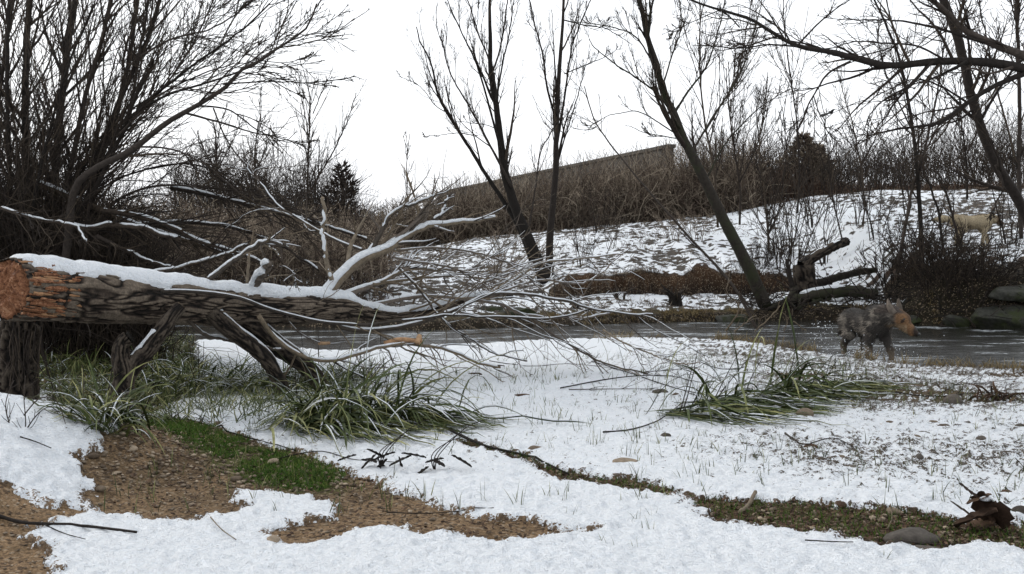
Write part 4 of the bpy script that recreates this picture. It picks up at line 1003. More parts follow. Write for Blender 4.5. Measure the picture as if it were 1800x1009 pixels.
# ------------------------------------------------------------------ boulders
def put(o, px, py, d0, sink, label, cat='rock', rz=0, group=None, dz=0):
    g_ = G(px, py, d0); o.location = (g_[0], g_[1], g_[2] - sink + dz); o.rotation_euler = (0, 0, rz); tag(o, label, cat, group); return o
put(rock('boulder', .40, 3, 'stone_grey', 4, (.95, .6, .75), .3, 1.), 1283, 562, 17.6, .08, 'pale grey angular boulder at the waterline under the leaning tree')
put(rock('boulder', .36, 5, 'stone_grey', 4, (1.15, .6, .6), .3, 1.), 908, 553, 17.2, .02, 'grey rock half hidden by branches at the foot of the twin trunks')
put(rock('boulder', .30, 15, 'stone_grey', 4, (1.1, .6, .6), .3, 1.), 862, 548, 17.2, .02, 'low grey rock just left of the rock under the twin trunks')
put(rock('boulder', .50, 8, 'stone_grey', 4, (1.1, .7, .62), .3, 1.), 1765, 560, 16.8, .05, 'large mossy green boulder in the dark bank at the right edge')
put(rock('boulder', .42, 9, 'stone_grey', 4, (1.4, .7, .5), .3, 1.), 1800, 520, 16.8, .0, 'flat mossy ledge stone on top of the large mossy boulder')
put(rock('boulder', .30, 12, 'stone_grey', 4, (1.2, .7, .6), .3, 1.), 1690, 558, 16.8, .1, 'dark mossy boulder between the shepherd dog and the largest mossy boulder')
put(rock('boulder', .2, 14, 'stone_grey', 3, (1.3, .7, .6), .3, 1.), 1610, 555, 16.8, .1, 'dark low boulder at the far waterline directly behind the shepherd dog')

# ------------------------------------------------------------------ sedge tussocks
def ribbons(n, base, dirs, L, w, K, droop, rg, wig=.03):
    """n blades: base (n,3), start dir (n,3). returns V,F,tint"""
    q = np.empty((n, K, 3)); q[:, 0] = base; d = dirs / np.linalg.norm(dirs, axis=1, keepdims=True)
    for j in range(1, K):
        q[:, j] = q[:, j - 1] + d * (L / (K - 1))[:, None]
        d = d + np.array([0, 0, -1.]) * droop[:, None] + rg.normal(size=(n, 3)) * wig; d /= np.linalg.norm(d, axis=1, keepdims=True)
    return q
def blades(q, w, name, mt, parent, kind=None, gfloor=None, lift=0, origin=None, tint=None):
    n, K, _ = q.shape
    T = np.gradient(q, axis=1); T /= np.linalg.norm(T, axis=2, keepdims=True) + 1e-9
    sdv = np.cross(T, np.array([0, 0, 1.]) + .35 * rng.normal(size=(n, 1, 3))); sdv /= np.linalg.norm(sdv, axis=2, keepdims=True) + 1e-9
    nrm = np.cross(sdv, T)
    f = np.linspace(0, 1, K); pr = np.clip(np.minimum(1, .55 + f * 2) * (1 - f ** 3), .05, 1)
    ww = w[:, None] * pr[None]
    A = q - sdv * ww[..., None]; C = q + sdv * ww[..., None]; B = q + nrm * -(ww * .45)[..., None]
    V = np.stack([A, B, C], 2) + np.array([0, 0, lift])
    idx = np.arange(n * K * 3).reshape(n, K, 3)
    F1 = np.stack([idx[:, :-1, 0], idx[:, :-1, 1], idx[:, 1:, 1], idx[:, 1:, 0]], -1).reshape(-1, 4); F2 = np.stack([idx[:, :-1, 1], idx[:, :-1, 2], idx[:, 1:, 2], idx[:, 1:, 1]], -1).reshape(-1, 4)
    V = V.reshape(-1, 3)
    if origin is not None: V = V - origin
    if tint is None: tint = rng.random(n) ** 1.5
    tt_ = np.clip(.75 * tint[:, None] + .45 * f[None] ** 2, 0, 1)
    return mesh_np(name, V, np.concatenate([F1, F2]), M[mt], parent, True, {'tint': np.repeat(tt_.ravel(), 3)}, kind)
def tussock(label, pxs, n, Lr, bias, up, snowf=.3, w=.006, upn=8, group='sedge tussocks', spread=.16):
    cs = [G(a, b) for a, b in pxs]; o = cs[0]; t = thing('sedge_tussock', o, label, 'grass tussock', group)
    ci = rng.integers(0, len(cs), n); base = np.array(cs)[ci] + np.stack([rng.normal(size=n) * spread, rng.normal(size=n) * spread * .6, 0 * np.zeros(n)], 1)
    base[:, 2] = H(base[:, 0], base[:, 1])
    a = rng.random(n) * 6.28; d = np.stack([np.cos(a) * .55, np.sin(a) * .45, up * (.6 + .8 * rng.random(n))], 1) + np.array([bias[0], bias[1], 0]) * (.3 + rng.random(n))[:, None]
    L = Lr[0] + (Lr[1] - Lr[0]) * rng.random(n); q = ribbons(n, base, d, L, w, 9, .16 + .25 * rng.random(n), rng)
    fl = H(q[..., 0].ravel(), q[..., 1].ravel()).reshape(q.shape[:2]) + .03; q[..., 2] = np.maximum(q[..., 2], fl + .02 * rng.random(fl.shape))
    ww = w * (.6 + .7 * rng.random(n))
    blades(q, ww, 'leaves', 'blade', t, 'stuff', origin=o)
    m = rng.random(n) < snowf
    if m.any():
        qs = q[m][:, 2:8]; blades(qs, ww[m] * .6, 'snow', 'snow', t, 'stuff', lift=.005, origin=o)
    k = upn; base2 = base[rng.integers(0, n, k)]; d2 = np.stack([rng.normal(size=k) * .18 + bias[0] * .3, rng.normal(size=k) * .18, np.ones(k)], 1)
    q3 = ribbons(k, base2, d2, .25 + .3 * rng.random(k), w, 7, .02 + 0 * np.zeros(k), rng, .05); Tubes().add(q3, np.linspace(.005, .002, 7)[None] * np.ones((k, 1)), 4, .1).build('dead_stems', M['bark_dark'], t, 'stuff', o)
    return t
tussock('large green sedge tussock in the middle snow, its blades combed to the right', [(600, 745), (650, 735), (700, 740), (570, 760)], 430, (.45, 1.05), (1.05, -.45), .55, .22, .0095, 10)
tussock('hanging front half of the large sedge, blades drooping towards the camera', [(570, 740), (600, 740)], 230, (.4, .65), (-.12, -.8), .95, .2, .0085, 5)
tussock('snow-laden sedge tussock behind and left of the large green one', [(420, 690), (470, 690), (510, 680)], 360, (.3, .55), (.0, -.45), .75, .5, .008, 5, spread=.22)
tussock('green sedge tussock with blades swept flat right, left of the brown stone', [(1215, 735), (1255, 715), (1300, 715)], 300, (.45, 1.05), (1.3, -.5), .36, .2, .0095, 6, spread=.12)
tussock('darker sedge tussock swept right behind the round brown stone', [(1390, 690), (1430, 685), (1370, 700)], 330, (.45, 1.0), (1.2, -.4), .36, .18, .0095, 5, spread=.14)
tussock('sedge clump with pale curved blades at the foot of the forked stump', [(190, 745), (215, 750), (172, 760)], 150, (.2, .5), (.05, -.15), 1.1, .2, .007, 4, spread=.08)
tussock('wide low sedge clump under the middle of the log', [(130, 655), (200, 645), (270, 660), (90, 640)], 520, (.2, .5), (0, -.1), .9, .15, .006, 6, spread=.3)
tussock('sedge clump between the forked stump and the prop limbs', [(330, 680), (360, 660), (300, 690)], 380, (.2, .5), (0, -.1), .9, .25, .006, 6, spread=.25)
tussock('small snowy sedge clump left of the forked stump under the mound edge', [(110, 690), (60, 660), (150, 700)], 220, (.15, .35), (0, -.1), .9, .4, .006, 4, spread=.2)
tussock('snowy low sedge behind the large green tussock near the river', [(560, 680), (620, 670)], 260, (.2, .45), (.2, -.1), .8, .45, .006, 8, spread=.2)

# ------------------------------------------------------------------ grass, sprigs, gravel, litter
def scatter_poly(Q, n):
    lo = Q.min(0); hi = Q.max(0); out = np.zeros((0, 2))
    while len(out) < n:
        c = lo + (hi - lo) * rng.random((n * 3, 2)); c = c[sdf_poly(Q, c[:, 0], c[:, 1]) < -.01]; out = np.concatenate([out, c])
    return out[:n]
def grassy(name, label, xy, hh, mt, w=.002, lean=.35, per=1):
    n = len(xy); b = np.stack([xy[:, 0], xy[:, 1], H(xy[:, 0], xy[:, 1]) - .005], 1); b = np.repeat(b, per, 0); n *= per; b[:, :2] += rng.normal(size=(n, 2)) * .012 * (per > 1)
    d = np.stack([rng.normal(size=n) * lean, rng.normal(size=n) * lean, np.ones(n)], 1); L = hh[0] + (hh[1] - hh[0]) * rng.random(n)
    q = ribbons(n, b, d, L, w, 4, .12 + .2 * rng.random(n), rng)
    o = blades(q, w * (.7 + .6 * rng.random(n)), name, mt, None, 'stuff'); o['label'] = label; o['category'] = 'grass'; return o
grassy('grass', 'bright green short grass growing along the bare patch below the forked stump', (lambda q: q[(fbm(q[:, 0] * 5, q[:, 1] * 5, 3, 260) + 1.6 * np.clip(-sdf_poly(GRASSP, q[:, 0], q[:, 1]), 0, .12)) > .5])(scatter_poly(GRASSP, 15000) + rng.normal(size=(15000, 2)) * [.07, .05]), (.012, .05), 'grass', .0018, .7)
grassy('grass', 'short mossy grass tufts in the long bare strip on the right', scatter_poly(STRIP, 2600), (.015, .05), 'grass', .0016)
xy = np.stack([rng.uniform(-2.0, 4.2, 1500), rng.uniform(4.6, 12, 1500)], 1); xy = xy[(xy[:, 0] < xy[:, 1] * .55) & (fbm(xy[:, 0] * .9, xy[:, 1] * .9, 2, 200) > .42)]
grassy('grass', 'thin dark grass sprigs sticking up through the open snow', xy, (.04, .14), 'blade', .0022, .25, 3)
xy = np.stack([rng.uniform(.2, 3.6, 120), rng.uniform(3.9, 5.0, 120)], 1)
grassy('grass', 'sparse fine sprigs in the nearest snow', xy[:40], (.03, .09), 'blade', .0016, .3, 4)
vq = scatter_poly(VEG, 2600)
grassy('grass', 'wide mat of long green and straw grass under the fallen log', vq, (.08, .30), 'blade', .0042, .8, 2)
grassy('dry_grass', 'pale straw blades mixed through the grass mat under the log', vq[:700], (.10, .32), 'dry_grass', .0035, .9, 1)
vb = np.stack([rng.normal(-2.2, .9, 1500), rng.normal(8.3, 1.1, 1500)], 1); vb = vb[(vb[:, 1] < 10.5) & (vb[:, 1] > 6.7) & (vb[:, 0] < -1.3)]
grassy('grass', 'long half buried grass around the feet of the prop limbs', vb, (.08, .28), 'blade', .0042, .9, 2)
# edge grass along the near waterline
xx = rng.uniform(1.2, 6.8, 900); yy = yn(xx) - rng.uniform(.0, .45, 900); xy = np.stack([xx, yy], 1)
grassy('dry_grass', 'straw coloured grass along the near river edge', xy[(fbm(xx * 1.4, yy * 1.4, 2, 210) > .5)], (.06, .2), 'dry_grass', .004, .6, 3)
xx = rng.uniform(.8, 6.4, 3000); xx = xx[fbm(xx * 1.6, xx * 0, 3, 420) > .47]; yy = yf(xx) + scut(xx) + rng.uniform(.0, .3, len(xx))
grassy('dry_grass', 'dead grass and rootlets overhanging the cut earth bank', np.stack([xx, yy], 1), (.06, .2), 'thicket', .005, 1.0, 1)
nr_ = 700; xx = rng.uniform(4.6, 10.5, nr_); yy = yf(xx) + rng.uniform(.0, 1.5, nr_); b_ = np.stack([xx, yy, H(xx, yy) + rng.uniform(0, .25, nr_)], 1)
q_ = ribbons(nr_, b_, np.stack([rng.normal(size=nr_), -np.abs(rng.normal(size=nr_)) * .6, rng.normal(size=nr_) * .7], 1), rng.uniform(.3, 1.0, nr_), .01, 7, rng.uniform(.02, .3, nr_), rng, .28)
q_[..., 2] = np.maximum(q_[..., 2], H(q_[..., 0].ravel(), q_[..., 1].ravel()).reshape(q_.shape[:2]) + .01)
o_ = Tubes().add(q_, rng.uniform(.004, .013, nr_)[:, None] * np.linspace(1, .4, 7)[None], 4).build('root_tangle', M['bark_dark'], None, 'stuff'); o_['label'] = 'dark tangle of roots and dead branches along the right far waterline'; o_['category'] = 'roots'
# tufts that break the far snow
xx = rng.uniform(-3, 15, 5200); yy = rng.uniform(18.5, 29.5, 5200); ok = (yy > yf(xx) + .1) & (xx < yy * .55); ok &= fbm(xx * .9, yy * .9, 3, 220) > .47; xy = np.stack([xx, yy], 1)[ok]
grassy('dry_grass', 'dark dead grass tufts breaking through the snow of the far slope', xy, (.08, .22), 'thicket', .006, .7, 4)
xx = rng.uniform(.0, 8, 3000); xx = xx[fbm(xx * 1.9, xx * 0, 3, 421) > .5]; yy = yf(xx) + rng.uniform(-.02, .5, len(xx))
grassy('grass', 'mossy olive fringe along the far waterline', np.stack([xx, yy], 1), (.04, .12), 'dry_grass', .005, .7, 2)

import bmesh
bm = bmesh.new(); bmesh.ops.create_icosphere(bm, subdivisions=1, radius=1); IV = np.array([v.co[:] for v in bm.verts]); IF = np.array([[v.index for v in f.verts] for f in bm.faces]); bm.free()
def pebbles(name, label, xyz, r, mt, flat=.55, cat='gravel'):
    n = len(xyz); k = len(IV); V = IV[None] * (1 + .25 * rng.normal(size=(n, k, 1)).clip(-1, 1)) * (r[:, None, None]) * (np.array([1, 1, flat])[None, None] * (.7 + .6 * rng.random((n, 1, 3))))
    a = rng.random(n) * 6.28; c, s = np.cos(a)[:, None], np.sin(a)[:, None]; x_, y_ = V[..., 0].copy(), V[..., 1].copy(); V[..., 0] = x_ * c - y_ * s; V[..., 1] = x_ * s + y_ * c
    V = V + xyz[:, None]; Fc = (IF[None] + (np.arange(n) * k)[:, None, None]).reshape(-1, 3)
    o = mesh_np(name, V.reshape(-1, 3), Fc, M[mt], None, True, {'tint': np.repeat(rng.random(n), k)}, 'stuff'); o['label'] = label; o['category'] = cat; return o
def on(xy, dz=0): return np.stack([xy[:, 0], xy[:, 1], H(xy[:, 0], xy[:, 1]) + dz], 1)
xy = np.concatenate([scatter_poly(DIRT2, 1500), scatter_poly(STRIP, 1300), scatter_poly(DIRT1, 150)])
pebbles('gravel', 'fine gravel strewn over the bare brown earth', on(xy), rng.uniform(.002, .008, len(xy)) * (1 + (rng.random(len(xy)) < .08) * 1.2), 'stone')
xy = scatter_poly(DIRT2, 900); pxl = xy[:, 1] > 5.2; xy = np.concatenate([xy[pxl], scatter_poly(STRIP, 260), scatter_poly(DIRT2, 90)])
pebbles('gravel', 'larger rounded pebbles scattered on the upper bare patch and strip', on(xy, .002), rng.uniform(.006, .017, len(xy)), 'stone', .6)
def litter(name, label, xy, size):
    n = len(xy); a = rng.random(n) * 6.28; z0 = H(xy[:, 0], xy[:, 1]) + .006; L = size * (.5 + rng.random(n))
    d = np.stack([np.cos(a), np.sin(a), rng.normal(size=n) * .25], 1); p = np.stack([-np.sin(a), np.cos(a), rng.normal(size=n) * .35], 1) * .38
    c = np.stack([xy[:, 0], xy[:, 1], z0], 1); up = np.array([0, 0, 1.]) * (.12 + .3 * rng.random(n))[:, None]
    V = np.stack([c - d * L[:, None], c - d * L[:, None] * .3 + (p + up * .6) * L[:, None], c + d * L[:, None] * .5 + (p * .8 + up) * L[:, None], c + d * L[:, None], c + d * L[:, None] * .4 + (-p * .9 + up * .5) * L[:, None], c - d * L[:, None] * .4 + (-p + up) * L[:, None]], 1)
    V[..., 2] = np.maximum(V[..., 2], z0[:, None] - .002); i = np.arange(n)[:, None] * 6
    Fc = np.concatenate([i + np.array([[0, 1, 5]]), i + np.array([[2, 3, 4]])]); Fq = i + np.array([[1, 2, 4, 5]])
    o = mesh_np(name, V.reshape(-1, 3), [Fq, Fc], M['leaf'], None, False, {'tint': np.repeat(rng.random(n), 6)}, 'stuff'); o['label'] = label; o['category'] = 'leaf litter'; return o
lx = np.concatenate([np.stack([rng.uniform(1.0, 6, 900), rng.uniform(8.2, 11.8, 900)], 1), np.stack([rng.normal(2.6, .5, 300), rng.normal(11.2, .5, 300)], 1)])
lx = lx[(fbm(lx[:, 0] * 1.1, lx[:, 1] * 3, 2, 410) > .45)]
litter('leaf_litter', 'reddish brown fallen leaves and debris in the thin snow near the river', lx, .022)
litter('leaf_litter', 'small brown leaf scraps over the bare patches and among the sedges', np.concatenate([scatter_poly(DIRT2, 1500), scatter_poly(STRIP, 2200), scatter_poly(VEG, 800), scatter_poly(TUSS, 150), scatter_poly(TUSS2, 200)]), .012)

# counted stones
ST = [(940, 796, .045, 'small brown stone in the snow beyond the end of the large sedge', 'stone', (1.2, .9, .5)), (1097, 820, .062, 'flat oval grey-brown stone half sunk in the middle snow', 'stone', (1.35, .9, .42)),
      (1415, 738, .07, 'round lumpy brown stone in front of the swept sedge', 'stone', (1, .8, .75)), (1424, 795, .045, 'reddish stone at the end of the dark stick right of the sedge', 'leaf', (1.1, .8, .6)),
      (1170, 775, .038, 'rounded grey stone below the left sweep of the sedge', 'stone_dark', (1, .8, .75)), (480, 818, .032, 'cream oval pebble on the green grass', 'stone', (1.4, .9, .6)),
      (1602, 955, .09, 'flat dark slab rock lying in the brown strip at lower right', 'stone_dark', (1.5, .8, .42)), (1637, 975, .055, 'thin dark stone in front of the slab rock', 'stone_dark', (1.5, .7, .3)),
      (1188, 703, .05, 'rounded stone behind the sedge by the dry branches', 'stone', (1.2, .8, .6)), (1160, 698, .06, 'grey stone left of the rounded one behind the sedge', 'stone_dark', (1.3, .8, .6)),
      (1675, 715, .075, 'grey tilted stone in the scrubby snow near the river on the right', 'stone_dark', (1, .8, .8)), (1690, 824, .035, 'small dark pebble low in the right hand snow, nearer pair', 'stone_dark', (1.1, .8, .6)),
      (1718, 828, .032, 'small flat pebble just right of the dark pebble in the snow', 'stone', (1.2, .8, .5)), (1615, 813, .035, 'dark rounded pebble poking up in the right snow field', 'stone_dark', (1, .8, .8)),
      (1725, 779, .035, 'dark pebble standing in the right snow above the flat pebble', 'stone_dark', (1, .8, .7)), (1793, 758, .04, 'dark bluish stone at the right edge in the snow', 'stone_dark', (1, .8, .8)),
      (1770, 875, .03, 'reddish pebble in the snow above the dead leaf clump', 'leaf', (1.1, .8, .7)), (1795, 915, .05, 'grey stone at the right edge beside the dead leaf clump', 'stone_dark', (1, .8, .8)),
      (175, 866, .026, 'small stone capped in snow at the left snow edge', 'stone', (1.2, .9, .7)), (480, 957, .035, 'pale rounded pebble at the left end of the lower bare tongue', 'stone', (1.2, .9, .6)),
      (165, 808, .028, 'orange-brown pebble at the top left of the bare patch', 'stone', (1.2, .9, .6)), (235, 795, .024, 'cream pebble under the sedge at the forked stump', 'stone', (1.1, .9, .7)),
      (415, 848, .03, 'pale pebble where grass meets the snow tongue', 'stone', (1.2, .9, .6)), (1056, 812, .022, 'small pebble left of the flat oval stone', 'stone', (1.2, .9, .5)),
      (1478, 895, .03, 'orange-brown pebble among the litter of the right strip', 'leaf', (1.2, .9, .7)), (1570, 906, .03, 'pinkish pebble above the slab rock', 'stone', (1.1, .9, .7))]
for i, (px, py, r, lb, mt, sq) in enumerate(ST): put(rock('stone', r, 30 + i, mt, 3, sq, .22, .4), px, py - 4, 2, -r * sq[2] * .35, lb, 'stone', random.random() * 3 if r < .06 else .2, 'stones lying on the near bank')
PEB = ['dark pebble %s' % w for w in ('in the drift debris right of the dark sedge tips', 'second in the row right of the dark sedge', 'third in the row right of the dark sedge', 'touching the blade tips of the dark sedge', 'nearest below the dark sedge tips',
       'just above the standing pebble in the right snow', 'in the snow between the pebble row and the standing pebble', 'in front of the tilted grey stone', 'lying behind the pebble row beside the drift line', 'in the snow directly under the dark sedge blades',
       'under the middle of the dark sedge', 'between tilted grey stone and standing pebble', 'below the uprooted weed clump', 'left of the tilted grey stone', 'right of the forked twig by the reddish stone', 'low in the snow right of the forked twig')]
k = 0
for px, py in [(1600, 740), (1640, 745), (1660, 752), (1565, 745), (1545, 750), (1610, 770), (1625, 765), (1700, 745), (1590, 742), (1525, 762), (1480, 745), (1695, 765), (1740, 740), (1650, 735), (1480, 806), (1500, 825)]:
    r = random.uniform(.022, .04); o = rock('stone', r, 70 + k, random.choice(['stone', 'stone_dark']), 2, (1.3, .9, .5), .22, .4)
    put(o, px, py, 2, -r * .2, PEB[k], 'stone', random.random() * 3, 'small pebbles in the right snow field'); k += 1

# ------------------------------------------------------------------ dead leaves and dark leaf plants
def dead_leaf(o, c, d, L, wd, curl, parent, mt='leaf', tint=.4):
    n = 9; K = 5; d = np.array(d, float); d /= np.linalg.norm(d); p = np.cross(d, [0, 0, 1.]); p /= np.linalg.norm(p) + 1e-6; nn = np.cross(p, d)
    V = []
    for i in range(n):
        f = i / (n - 1); w_ = wd * math.sin(math.pi * min(f * .95 + .03, 1)) ** .6 * (1 + .25 * math.sin(i * 2.4))
        for j in range(K):
            g_ = (j / (K - 1)) * 2 - 1
            V.append(c + d * L * f + p * w_ * g_ + nn * (curl * L * (g_ * g_ * .6 + math.sin(f * 4) * .15) + .004 * ((i + j) % 2)))
    V = np.array(V) - o
    return mesh_np('leaf', V, grid_faces(n, K), M[mt], parent, True, {'tint': np.full(len(V), tint)})
g0 = G(1722, 930); lc = thing('dead_leaf_clump', g0, 'crumpled dark brown dead leaves standing in the strip at lower right', 'leaves')
s = g0[1] / F
for (dx, dy, ux, uz, L, wd) in [(-45, 8, .8, .55, 85, 22), (-30, 18, 1, .35, 70, 20), (20, 0, -.3, 1, 65, 18), (-5, -5, -.8, .55, 60, 16), (35, 10, -.35, .9, 70, 14), (-20, -30, .8, .5, 50, 14), (0, -45, -.7, .5, 42, 13), (10, 20, .9, .12, 50, 16), (-60, 22, .9, .2, 60, 14), (45, 25, .2, .7, 30, 14)]:
    c = g0 + np.array([dx * s, random.uniform(-.03, .03), -dy * s + .03]); dead_leaf(g0, c, (ux, random.uniform(-.5, .3), uz), L * s * .9, wd * s * 1.35, random.uniform(-.16, .16), lc, 'leaf', random.random() * .8)
snb = rock('snow_cap', .02, 5, 'snow', 2, (1.4, 1, .6)); snb.parent = lc; snb.location = (.02, -.02, .14)
for (px, py, lb, nl) in ((672, 828, 'drooping blackened leaf plant in the snow right of the bare patch top', 9), (765, 832, 'small blackened leaf sprig standing alone in the middle snow', 6), (720, 850, 'x', 0)):
    if not nl: continue
    g_ = G(px, py); t = thing('withered_plant', g_, lb, 'plant'); s = g_[1] / F
    for j in range(3):
        q, r = resample(np.array([g_, g_ + [.02 * (j - 1), 0, .10], g_ + [.07 + .05 * j, .02, .17 + .04 * j], g_ + [.16 + .07 * j, .03, .2 + .05 * j]]), [.004, .003, .0025, .0015], 14); Tubes().add(q, r, 5, .1).build('stem', M['bark_dark'], t, None, g_)
    for j in range(nl):
        c = g_ + np.array([random.uniform(-.16, .1), random.uniform(-.04, .04), random.uniform(.04, .12)]); dead_leaf(g_, c, (random.uniform(-1, .6), random.uniform(-.4, .1), random.uniform(-.8, .2)), random.uniform(.09, .16), random.uniform(.014, .022), .08, t, 'bark_dark', .2)
# dark clump at the right near the river
g_ = G(1755, 705); t = thing('withered_plant', g_, 'dark uprooted weed clump in the scrubby snow at the right', 'plant')
a1 = ribbons(60, np.tile(g_ + [0, 0, .02], (60, 1)) + rng.normal(size=(60, 3)) * [.08, .05, .01], np.stack([rng.normal(size=60), rng.normal(size=60) * .4, .8 + 0 * np.zeros(60)], 1), rng.uniform(.12, .3, 60), .01, 7, rng.uniform(.2, .6, 60), rng, .1)
blades(a1, rng.uniform(.006, .012, 60), 'leaves', 'leaf', t, 'stuff', origin=g_)

# weed stalks on the left mound and over the bank
g_ = G(35, 780); t = thing('weed', g_, 'bare branching weed stalks on the left snow mound', 'plant')
q0 = np.array([resample(np.array([P(a, b, 5.3) for a, b in pp]), np.linspace(.004, .002, len(pp)), 14)[0] for pp in ([(38, 800), (45, 745), (42, 700), (45, 660)], [(25, 770), (10, 720), (15, 690), (25, 668)], [(32, 780), (60, 735), (85, 715), (105, 725)], [(42, 730), (70, 700), (100, 705), (115, 745)])]); q0[..., 2] = np.maximum(q0[..., 2], H(q0[..., 0], q0[..., 1]) - .01)
r0 = np.tile(np.linspace(.004, .002, 14), (4, 1)); a1, r1 = spawn(q0, r0, 6, .2, .9, .7, .2, .4, .3, .7, .0016, 6, .12, (0, 0, .05), .2)
Tubes().add(q0, r0, 5, .2).add(a1, r1, 4, .2).build('stalks', M['bark_dark'], t, 'stuff', g_)

# ------------------------------------------------------------------ sticks on the ground
def stick(pp, r0, r1, lb, mt='bark_dark', m=0, lift=.012, grp='sticks lying on the snow and earth'):
    pts = []
    for a, b in pp: g_ = G(a, b); pts.append([g_[0], g_[1], HS(g_[0], g_[1])[0] + lift])
    q, r = resample(np.array(pts), np.linspace(r0, r1, len(pts)), 18); q[:, 2] = np.maximum(q[:, 2], HS(q[:, 0], q[:, 1]) + r * .3); o = q[0].copy()
    t = thing('fallen_stick', o, lb, 'stick', grp); Tubes().add(q, r, 6, .3).build('stem', M[mt], t, None, o, .08)
    if m:
        a1, r1_ = spawn(q[None], r[None], m, .2, .95, .5, .2, .3, .3, .6, .0018, 6, .08, (0, 0, 0), .5); a1[..., 2] = np.maximum(a1[..., 2], HS(a1[..., 0].ravel(), a1[..., 1].ravel()).reshape(a1.shape[:2])); Tubes().add(a1, r1_, 4, .3).build('twigs', M[mt], t, 'stuff', o)
    return t
stick([(-30, 902), (30, 922), (80, 930), (150, 937), (240, 948)], .009, .006, 'long black stick lying from the left earth onto the nearest snow')
stick([(78, 932), (110, 945), (150, 962)], .003, .0015, 'thin side twig forking below the long black stick')
stick([(35, 779), (60, 788), (90, 802)], .004, .0025, 'short dark stick on the left snow mound')
stick([(370, 925), (390, 945), (415, 965)], .003, .002, 'small curved straw in the snow below the bare patch', 'bark_pale')
stick([(680, 905), (760, 907), (868, 900)], .003, .002, 'slender pale twig across the lower bare tongue', 'bark_twig')
stick([(1300, 905), (1315, 893), (1328, 880)], .011, .010, 'short thick grey stick stump in the right strip', 'bark_pale')
stick([(1415, 965), (1460, 966), (1500, 966)], .003, .002, 'thin dark twig in the nearest snow at lower right')
stick([(1380, 770), (1405, 785), (1425, 793)], .007, .004, 'dark stick pointing at the reddish stone')
stick([(1425, 785), (1465, 778), (1500, 795)], .004, .002, 'forked dark twig right of the reddish stone', m=3)
stick([(1560, 935), (1568, 915), (1565, 898)], .004, .003, 'upright bent twig in the strip left of the slab rock', 'bark_pale')
stick([(1580, 966), (1620, 960), (1665, 963)], .004, .002, 'dark twig in front of the slab rock')
stick([(480, 812), (560, 800), (620, 815), (700, 822)], .004, .002, 'dark trailing root along the edge of the green grass')
stick([(330, 740), (420, 768), (520, 795)], .006, .003, 'long dark root edging the snow above the green grass')
stick([(780, 760), (850, 790), (930, 806), (1000, 838)], .010, .005, 'dark exposed root running down the narrow bare strip in the middle')
stick([(985, 690), (1090, 672), (1180, 665), (1260, 690)], .006, .003, 'longest dry branch in the tangle left of the swept sedge', m=10)
stick([(1000, 692), (1080, 690), (1150, 690)], .005, .002, 'low dark branch under the dry tangle', m=8)
stick([(1040, 640), (1100, 660), (1190, 690), (1260, 705)], .006, .003, 'dark branch slanting into the swept sedge', m=10)
stick([(1060, 768), (1110, 762), (1160, 745), (1200, 715)], .006, .003, 'dark curved blade-like stem reaching left from the sedge', m=2)
stick([(860, 640), (930, 648), (1000, 645), (1080, 655)], .005, .002, 'thin dark branch on the snow near the river bend', m=8)
stick([(720, 625), (790, 640), (860, 638)], .005, .002, 'twiggy dark branch on the snow beside the river, left', m=8)
stick([(1230, 640), (1280, 655), (1350, 640), (1420, 650)], .005, .002, 'dead brushy branch on snow above the dark sedge', m=12)
stick([(1560, 690), (1640, 700), (1720, 695), (1790, 700)], .006, .003, 'brushy drift line branch across the scrubby snow at right', m=14)
stick([(1600, 668), (1680, 678), (1790, 670)], .005, .003, 'thin drift branch nearest the river at right', m=14)
stick([(1785, 815), (1795, 825), (1803, 840)], .003, .002, 'tiny dark twig at the right edge in the snow')
# dark clods on the snow near the river
for i, (px, py) in enumerate([(835, 662), (877, 648), (755, 655), (918, 700)]):
    o = rock('clod', .05, 200 + i, 'leaf', 2, (1.5, .8, .4), .4); put(o, px, py, 2, -.02, ['brown leaf lump on the snow, third from the river bend', 'dark leaf lump nearest the water on the open snow', 'small dark lump left of the brown leaf lump', 'small clod in the open snow nearer the camera'][i], 'leaf', .3, 'dark lumps on the open snow')

# ------------------------------------------------------------------ dogs (implicit body, surface nets)
def surface_nets(f, lo, h):
    s = f < 0; nx, ny, nz = f.shape
    acc = np.zeros((nx - 1, ny - 1, nz - 1, 3)); cnt = np.zeros((nx - 1, ny - 1, nz - 1))
    c = [(i, j, k) for i in (0, 1) for j in (0, 1) for k in (0, 1)]
    def sub(a, o): return a[o[0]:nx - 1 + o[0], o[1]:ny - 1 + o[1], o[2]:nz - 1 + o[2]]
    for a in c:
        for axx in range(3):
            if a[axx] == 0:
                b_ = list(a); b_[axx] = 1; fa = sub(f, a); fb = sub(f, b_); m = (fa < 0) != (fb < 0)
                t = np.where(m, fa / (fa - fb + 1e-12), 0)
                for d in range(3): acc[..., d] += np.where(m, a[d] + (t if d == axx else 0), 0)
                cnt += m
    act = cnt > 0; idx = -np.ones(act.shape, int); idx[act] = np.arange(act.sum())
    ijk = np.argwhere(act); V = lo + (ijk + acc[act] / cnt[act][:, None]) * h
    Fs = []
    for axx in range(3):
        sl0 = [slice(1, -1)] * 3; sl1 = [slice(1, -1)] * 3; sl0[axx] = slice(0, -1); sl1[axx] = slice(1, None)
        a = s[tuple(sl0)]; b_ = s[tuple(sl1)]; e = np.argwhere(a != b_); flip = a[tuple(e.T)]
        u, v = (axx + 1) % 3, (axx + 2) % 3; e = e + 1; e[:, axx] -= 1
        def id_(du, dv): q = e.copy(); q[:, u] -= du; q[:, v] -= dv; return idx[q[:, 0], q[:, 1], q[:, 2]]
        qd = np.stack([id_(1, 1), id_(0, 1), id_(0, 0), id_(1, 0)], 1); qd[~flip] = qd[~flip][:, ::-1]; Fs.append(qd)
    return V, np.concatenate(Fs)
